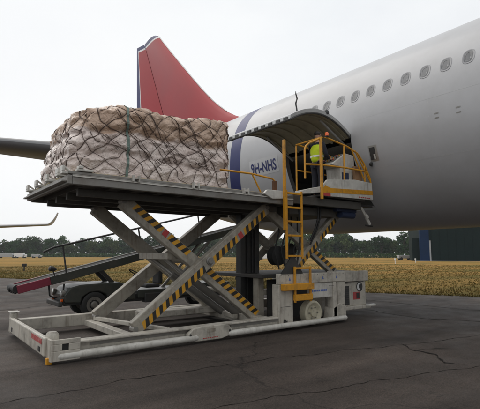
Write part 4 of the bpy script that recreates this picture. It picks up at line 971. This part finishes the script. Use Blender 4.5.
# own landing gear is out of the picture, ahead of the wing
for sx in (-1, 1):
    gx = XC + sx * 4.2
    B().tube([(gx, -3.5, .7), (gx, -3.5, 4.0)], .2, 12).build('gear_leg', alu, air, smooth=40)
    for a in (-.7, .7):
        for b in (-.7, .7): B().rings((gx + a, -3.5 + b, .69), (1, 0, 0), [(-.25, .6), (-.2, .69), (.2, .69), (.25, .6)], 24).build('gear_wheel', black, air, smooth=40)

# -- trees
leafms = []
for nm, c in (('leaf_dark', (.026, .060, .020)), ('leaf_mid', (.040, .078, .024)), ('leaf_olive', (.060, .085, .026))):
    lm_ = bpy.data.materials.new(nm); lm_.use_nodes = True; t = lm_.node_tree; b = t.nodes['Principled BSDF']
    oi = t.nodes.new('ShaderNodeObjectInfo'); ns = t.nodes.new('ShaderNodeTexNoise'); ns.inputs['Scale'].default_value = .7; ns.inputs['Detail'].default_value = 4
    tcn = t.nodes.new('ShaderNodeTexCoord'); t.links.new(tcn.outputs['Object'], ns.inputs['Vector'])
    ad = t.nodes.new('ShaderNodeMath'); ad.operation = 'MULTIPLY_ADD'; ad.inputs[1].default_value = .8; t.links.new(oi.outputs['Random'], ad.inputs[0]); t.links.new(ns.outputs['Fac'], ad.inputs[2])
    mr = t.nodes.new('ShaderNodeMapRange'); mr.inputs[1].default_value = .3; mr.inputs[2].default_value = 1.5; mr.inputs[3].default_value = .6; mr.inputs[4].default_value = 1.5; t.links.new(ad.outputs[0], mr.inputs[0])
    s = t.nodes.new('ShaderNodeVectorMath'); s.operation = 'SCALE'; s.inputs[0].default_value = c; t.links.new(mr.outputs[0], s.inputs['Scale']); t.links.new(s.outputs[0], b.inputs['Base Color']); b.inputs['Roughness'].default_value = .8; b.inputs['Specular IOR Level'].default_value = .08
    leafms.append(lm_)
def tree_mesh(seed, H_, Wd, mt):
    rs = np.random.RandomState(seed); r = random.Random(seed)
    m = B(); th = H_ * .45
    m.tube([(0, 0, -.2), (.1, 0, th * .5), (0, .1, th), (.2, .1, H_ * .8)], [.34, .27, .2, .06], 8)
    lobes = []
    for k in range(15):
        a = r.uniform(0, 6.28); rr = r.uniform(.12, .62) * Wd / 2; z = r.uniform(.28, .88) * H_; rr *= 1.15 - .6 * abs(z / H_ - .5)
        p = V((math.cos(a) * rr * 1.4, math.sin(a) * rr * 1.4, z)); lobes.append((p, r.uniform(.17, .32) * Wd * (1.1 - .4 * z / H_)))
        m.tube([(0, .1, th * r.uniform(.5, 1)), tuple(p * .6 + V((0, 0, p.z * .35))), tuple(p)], [.1, .06, .02], 5)
    trunk = m
    vs = []; fs = []
    for p, rad_ in lobes:
        n_ = int(110 * (rad_ / 2.4) ** 1.5) + 40
        d = rs.normal(size=(n_, 3)); d /= np.linalg.norm(d, axis=1)[:, None]; q = np.array(p) + d * rad_ * (rs.uniform(.55, 1.08, (n_, 1))) * np.array([1, 1, .8])
        for c in q:
            a = rs.normal(size=3); a /= np.linalg.norm(a); b = np.cross(a, rs.normal(size=3)); b /= np.linalg.norm(b); s = rs.uniform(.28, .62)
            o = len(vs); vs += [tuple(c - a * s), tuple(c + b * s * .6), tuple(c + a * s), tuple(c - b * s * .6)]; fs.append((o, o + 1, o + 2, o + 3))
    return trunk, vs, fs
protos = []
for i, (H_, Wd) in enumerate(((12, 9), (14, 10), (11, 11), (15, 9), (13, 12), (10, 9))):
    t = thing('tree', 'x', 'tree', (0, 0, 0)); tr, vs, fs = tree_mesh(100 + i, H_, Wd, None)
    tr.build('trunk', barkm, t, smooth=60)
    me = bpy.data.meshes.new('crown'); me.from_pydata(vs, [], fs); me.materials.append(leafms[i % 3]); o = bpy.data.objects.new('crown', me); COL.objects.link(o); o.parent = t
    protos.append(t)
used = set(); rt = random.Random(5)
def put_tree(lat, dep, sc_, k, label, group):
    p = protos[k]; c = toworld(lat, dep)
    o = p if k not in used else copy_tree(p); used.add(k)
    o.location = (c.x, c.y, 0); o.rotation_euler = (0, 0, rt.uniform(0, 6.28)); o.scale = (sc_ * rt.uniform(.9, 1.1), sc_ * rt.uniform(.9, 1.1), sc_ * rt.uniform(.85, 1.12)); tag(o, label, 'tree', group)
GL = 'broadleaf tree in the hazy far treeline left of the loader'; GR = 'dark green tree of the line between the loader chassis and the hangar'; GM = 'tree of the far line seen through the loader arms'
# far left: about 330 m, towards the right the line comes nearer
x = -205
i = 0
while x < 150:
    dep = 330 if x < -40 else 330 - (x + 40) * .55
    dep += rt.uniform(-8, 8); px = 240 + 432 * x / dep
    sc_ = rt.uniform(.85, 1.15) * (1.06 if px > 340 else 1.18)
    if px < 165: lab, g = GL, 'trees of the far line at the left'
    elif px < 335: lab, g = GM, 'trees of the far line behind the loader'
    else: lab, g = GR, 'trees of the line left of the hangar'
    if px < 520: put_tree(x, dep, sc_, i % 6, lab, g)
    x += rt.uniform(4.2, 6.8) * (dep / 330); i += 1
# wood mass behind and scrub in front, seen as one
def leaf_mass(name, pts, sizes, mt):
    vs = []; fs = []; rs = np.random.RandomState(3)
    for c, s0 in zip(pts, sizes):
        a = rs.normal(size=3); a /= np.linalg.norm(a); b = np.cross(a, rs.normal(size=3)); b /= np.linalg.norm(b); s = s0 * rs.uniform(.6, 1.3); c = np.array(c); o = len(vs)
        vs += [tuple(c - a * s), tuple(c + b * s * .7), tuple(c + a * s), tuple(c - b * s * .7)]; fs.append((o, o + 1, o + 2, o + 3))
    me = bpy.data.meshes.new(name); me.from_pydata(vs, [], fs); me.materials.append(mt); o = bpy.data.objects.new(name, me); COL.objects.link(o); return o
pts = []; sz = []
for k in range(16000):
    x = rt.uniform(-225, 170); dep = (352 if x < -40 else 352 - (x + 40) * .55) + rt.uniform(0, 20); top = 9.6 + 2.8 * noise.noise(V((x * .05, 0, 1))) + 1.8 * noise.noise(V((x * .21, 2, 1)))
    c = toworld(x, dep); pts.append((c.x, c.y, max(.3, top * rt.random() ** .6))); sz.append(1.0)
tag(leaf_mass('background_wood', pts, sz, leafms[0]), 'continuous dark wood behind the front row of trees', 'wood', kind='stuff')
pts = []; sz = []
for k in range(12000):
    x = rt.uniform(-205, 150); dep = (318 if x < -40 else 318 - (x + 40) * .55) + rt.uniform(-5, 8); top = 2.6 + 1.8 * noise.noise(V((x * .12, 5, 1)))
    c = toworld(x, dep); pts.append((c.x, c.y, max(.2, top * rt.random()))); sz.append(.6)
tag(leaf_mass('hedge_scrub', pts, sz, leafms[1]), 'low dark scrub along the foot of the far trees', 'scrub', kind='stuff')
# -- dry grass along the apron edge and over the near field
gm = []
for nm, c in (('straw', (.155, .10, .03)), ('green_blade', (.09, .077, .02)), ('straw_pale', (.20, .135, .045))):
    gm.append(mat(nm, c, .9, var=.3, scale=.6, spec=.1))
vs = []; fs = []; mi = []; rs = np.random.RandomState(11)
cnt = 0
while cnt < 42000:
    s = rs.uniform(-42, 34); d = rs.uniform(0, 1) ** 2.2 * 60 - .15
    p = E0 + ED * (s + 15) + EN * d
    g = noise.noise(V((p.x * .12, p.y * .12, 0))) + .4 * noise.noise(V((p.x * .7, p.y * .7, 3)))
    hgt = (.04 + .07 * rs.rand()) * (1 + .6 * g) * (.75 if d < 1 else 1) * (1 - d * .008)
    kind = 1 if rs.rand() < (.7 if g < -.05 or d < .7 else (.5 if d < 14 else .14)) else (2 if rs.rand() < .3 else 0)
    for b in range(3):
        a = rs.uniform(0, 6.28); w_ = .014 + d * .0006; lx, ly = rs.normal(0, .45 * hgt, 2); ox, oy = rs.normal(0, .05, 2); o = len(vs); x_, y_ = p.x + ox, p.y + oy
        vs += [(x_ - math.cos(a) * w_, y_ - math.sin(a) * w_, -.01), (x_ + math.cos(a) * w_, y_ + math.sin(a) * w_, -.01), (x_ + lx, y_ + ly, hgt * rs.uniform(.7, 1.2))]; fs.append((o, o + 1, o + 2)); mi.append(kind)
    cnt += 1
me = bpy.data.meshes.new('dry_grass'); me.from_pydata(vs, [], fs); me.polygons.foreach_set('material_index', mi)
for q in gm: me.materials.append(q)
o = bpy.data.objects.new('dry_grass', me); COL.objects.link(o); tag(o, 'dry yellow grass of the field beside the apron', 'grass', kind='stuff')

# -- the air: thin even haze round the whole place
hz = bpy.data.materials.new('haze_air'); hz.use_nodes = True; t = hz.node_tree; t.nodes.clear()
pv_ = t.nodes.new('ShaderNodeVolumePrincipled'); pv_.inputs['Color'].default_value = (.92, .95, 1, 1); pv_.inputs['Density'].default_value = .0002; pv_.inputs['Anisotropy'].default_value = .2
ou = t.nodes.new('ShaderNodeOutputMaterial'); t.links.new(pv_.outputs[0], ou.inputs['Volume'])
tag(B().span(-1510, 1810, -1510, 1810, -2, 22).build('haze', hz), 'thin pale haze over the airfield', 'haze', kind='stuff')
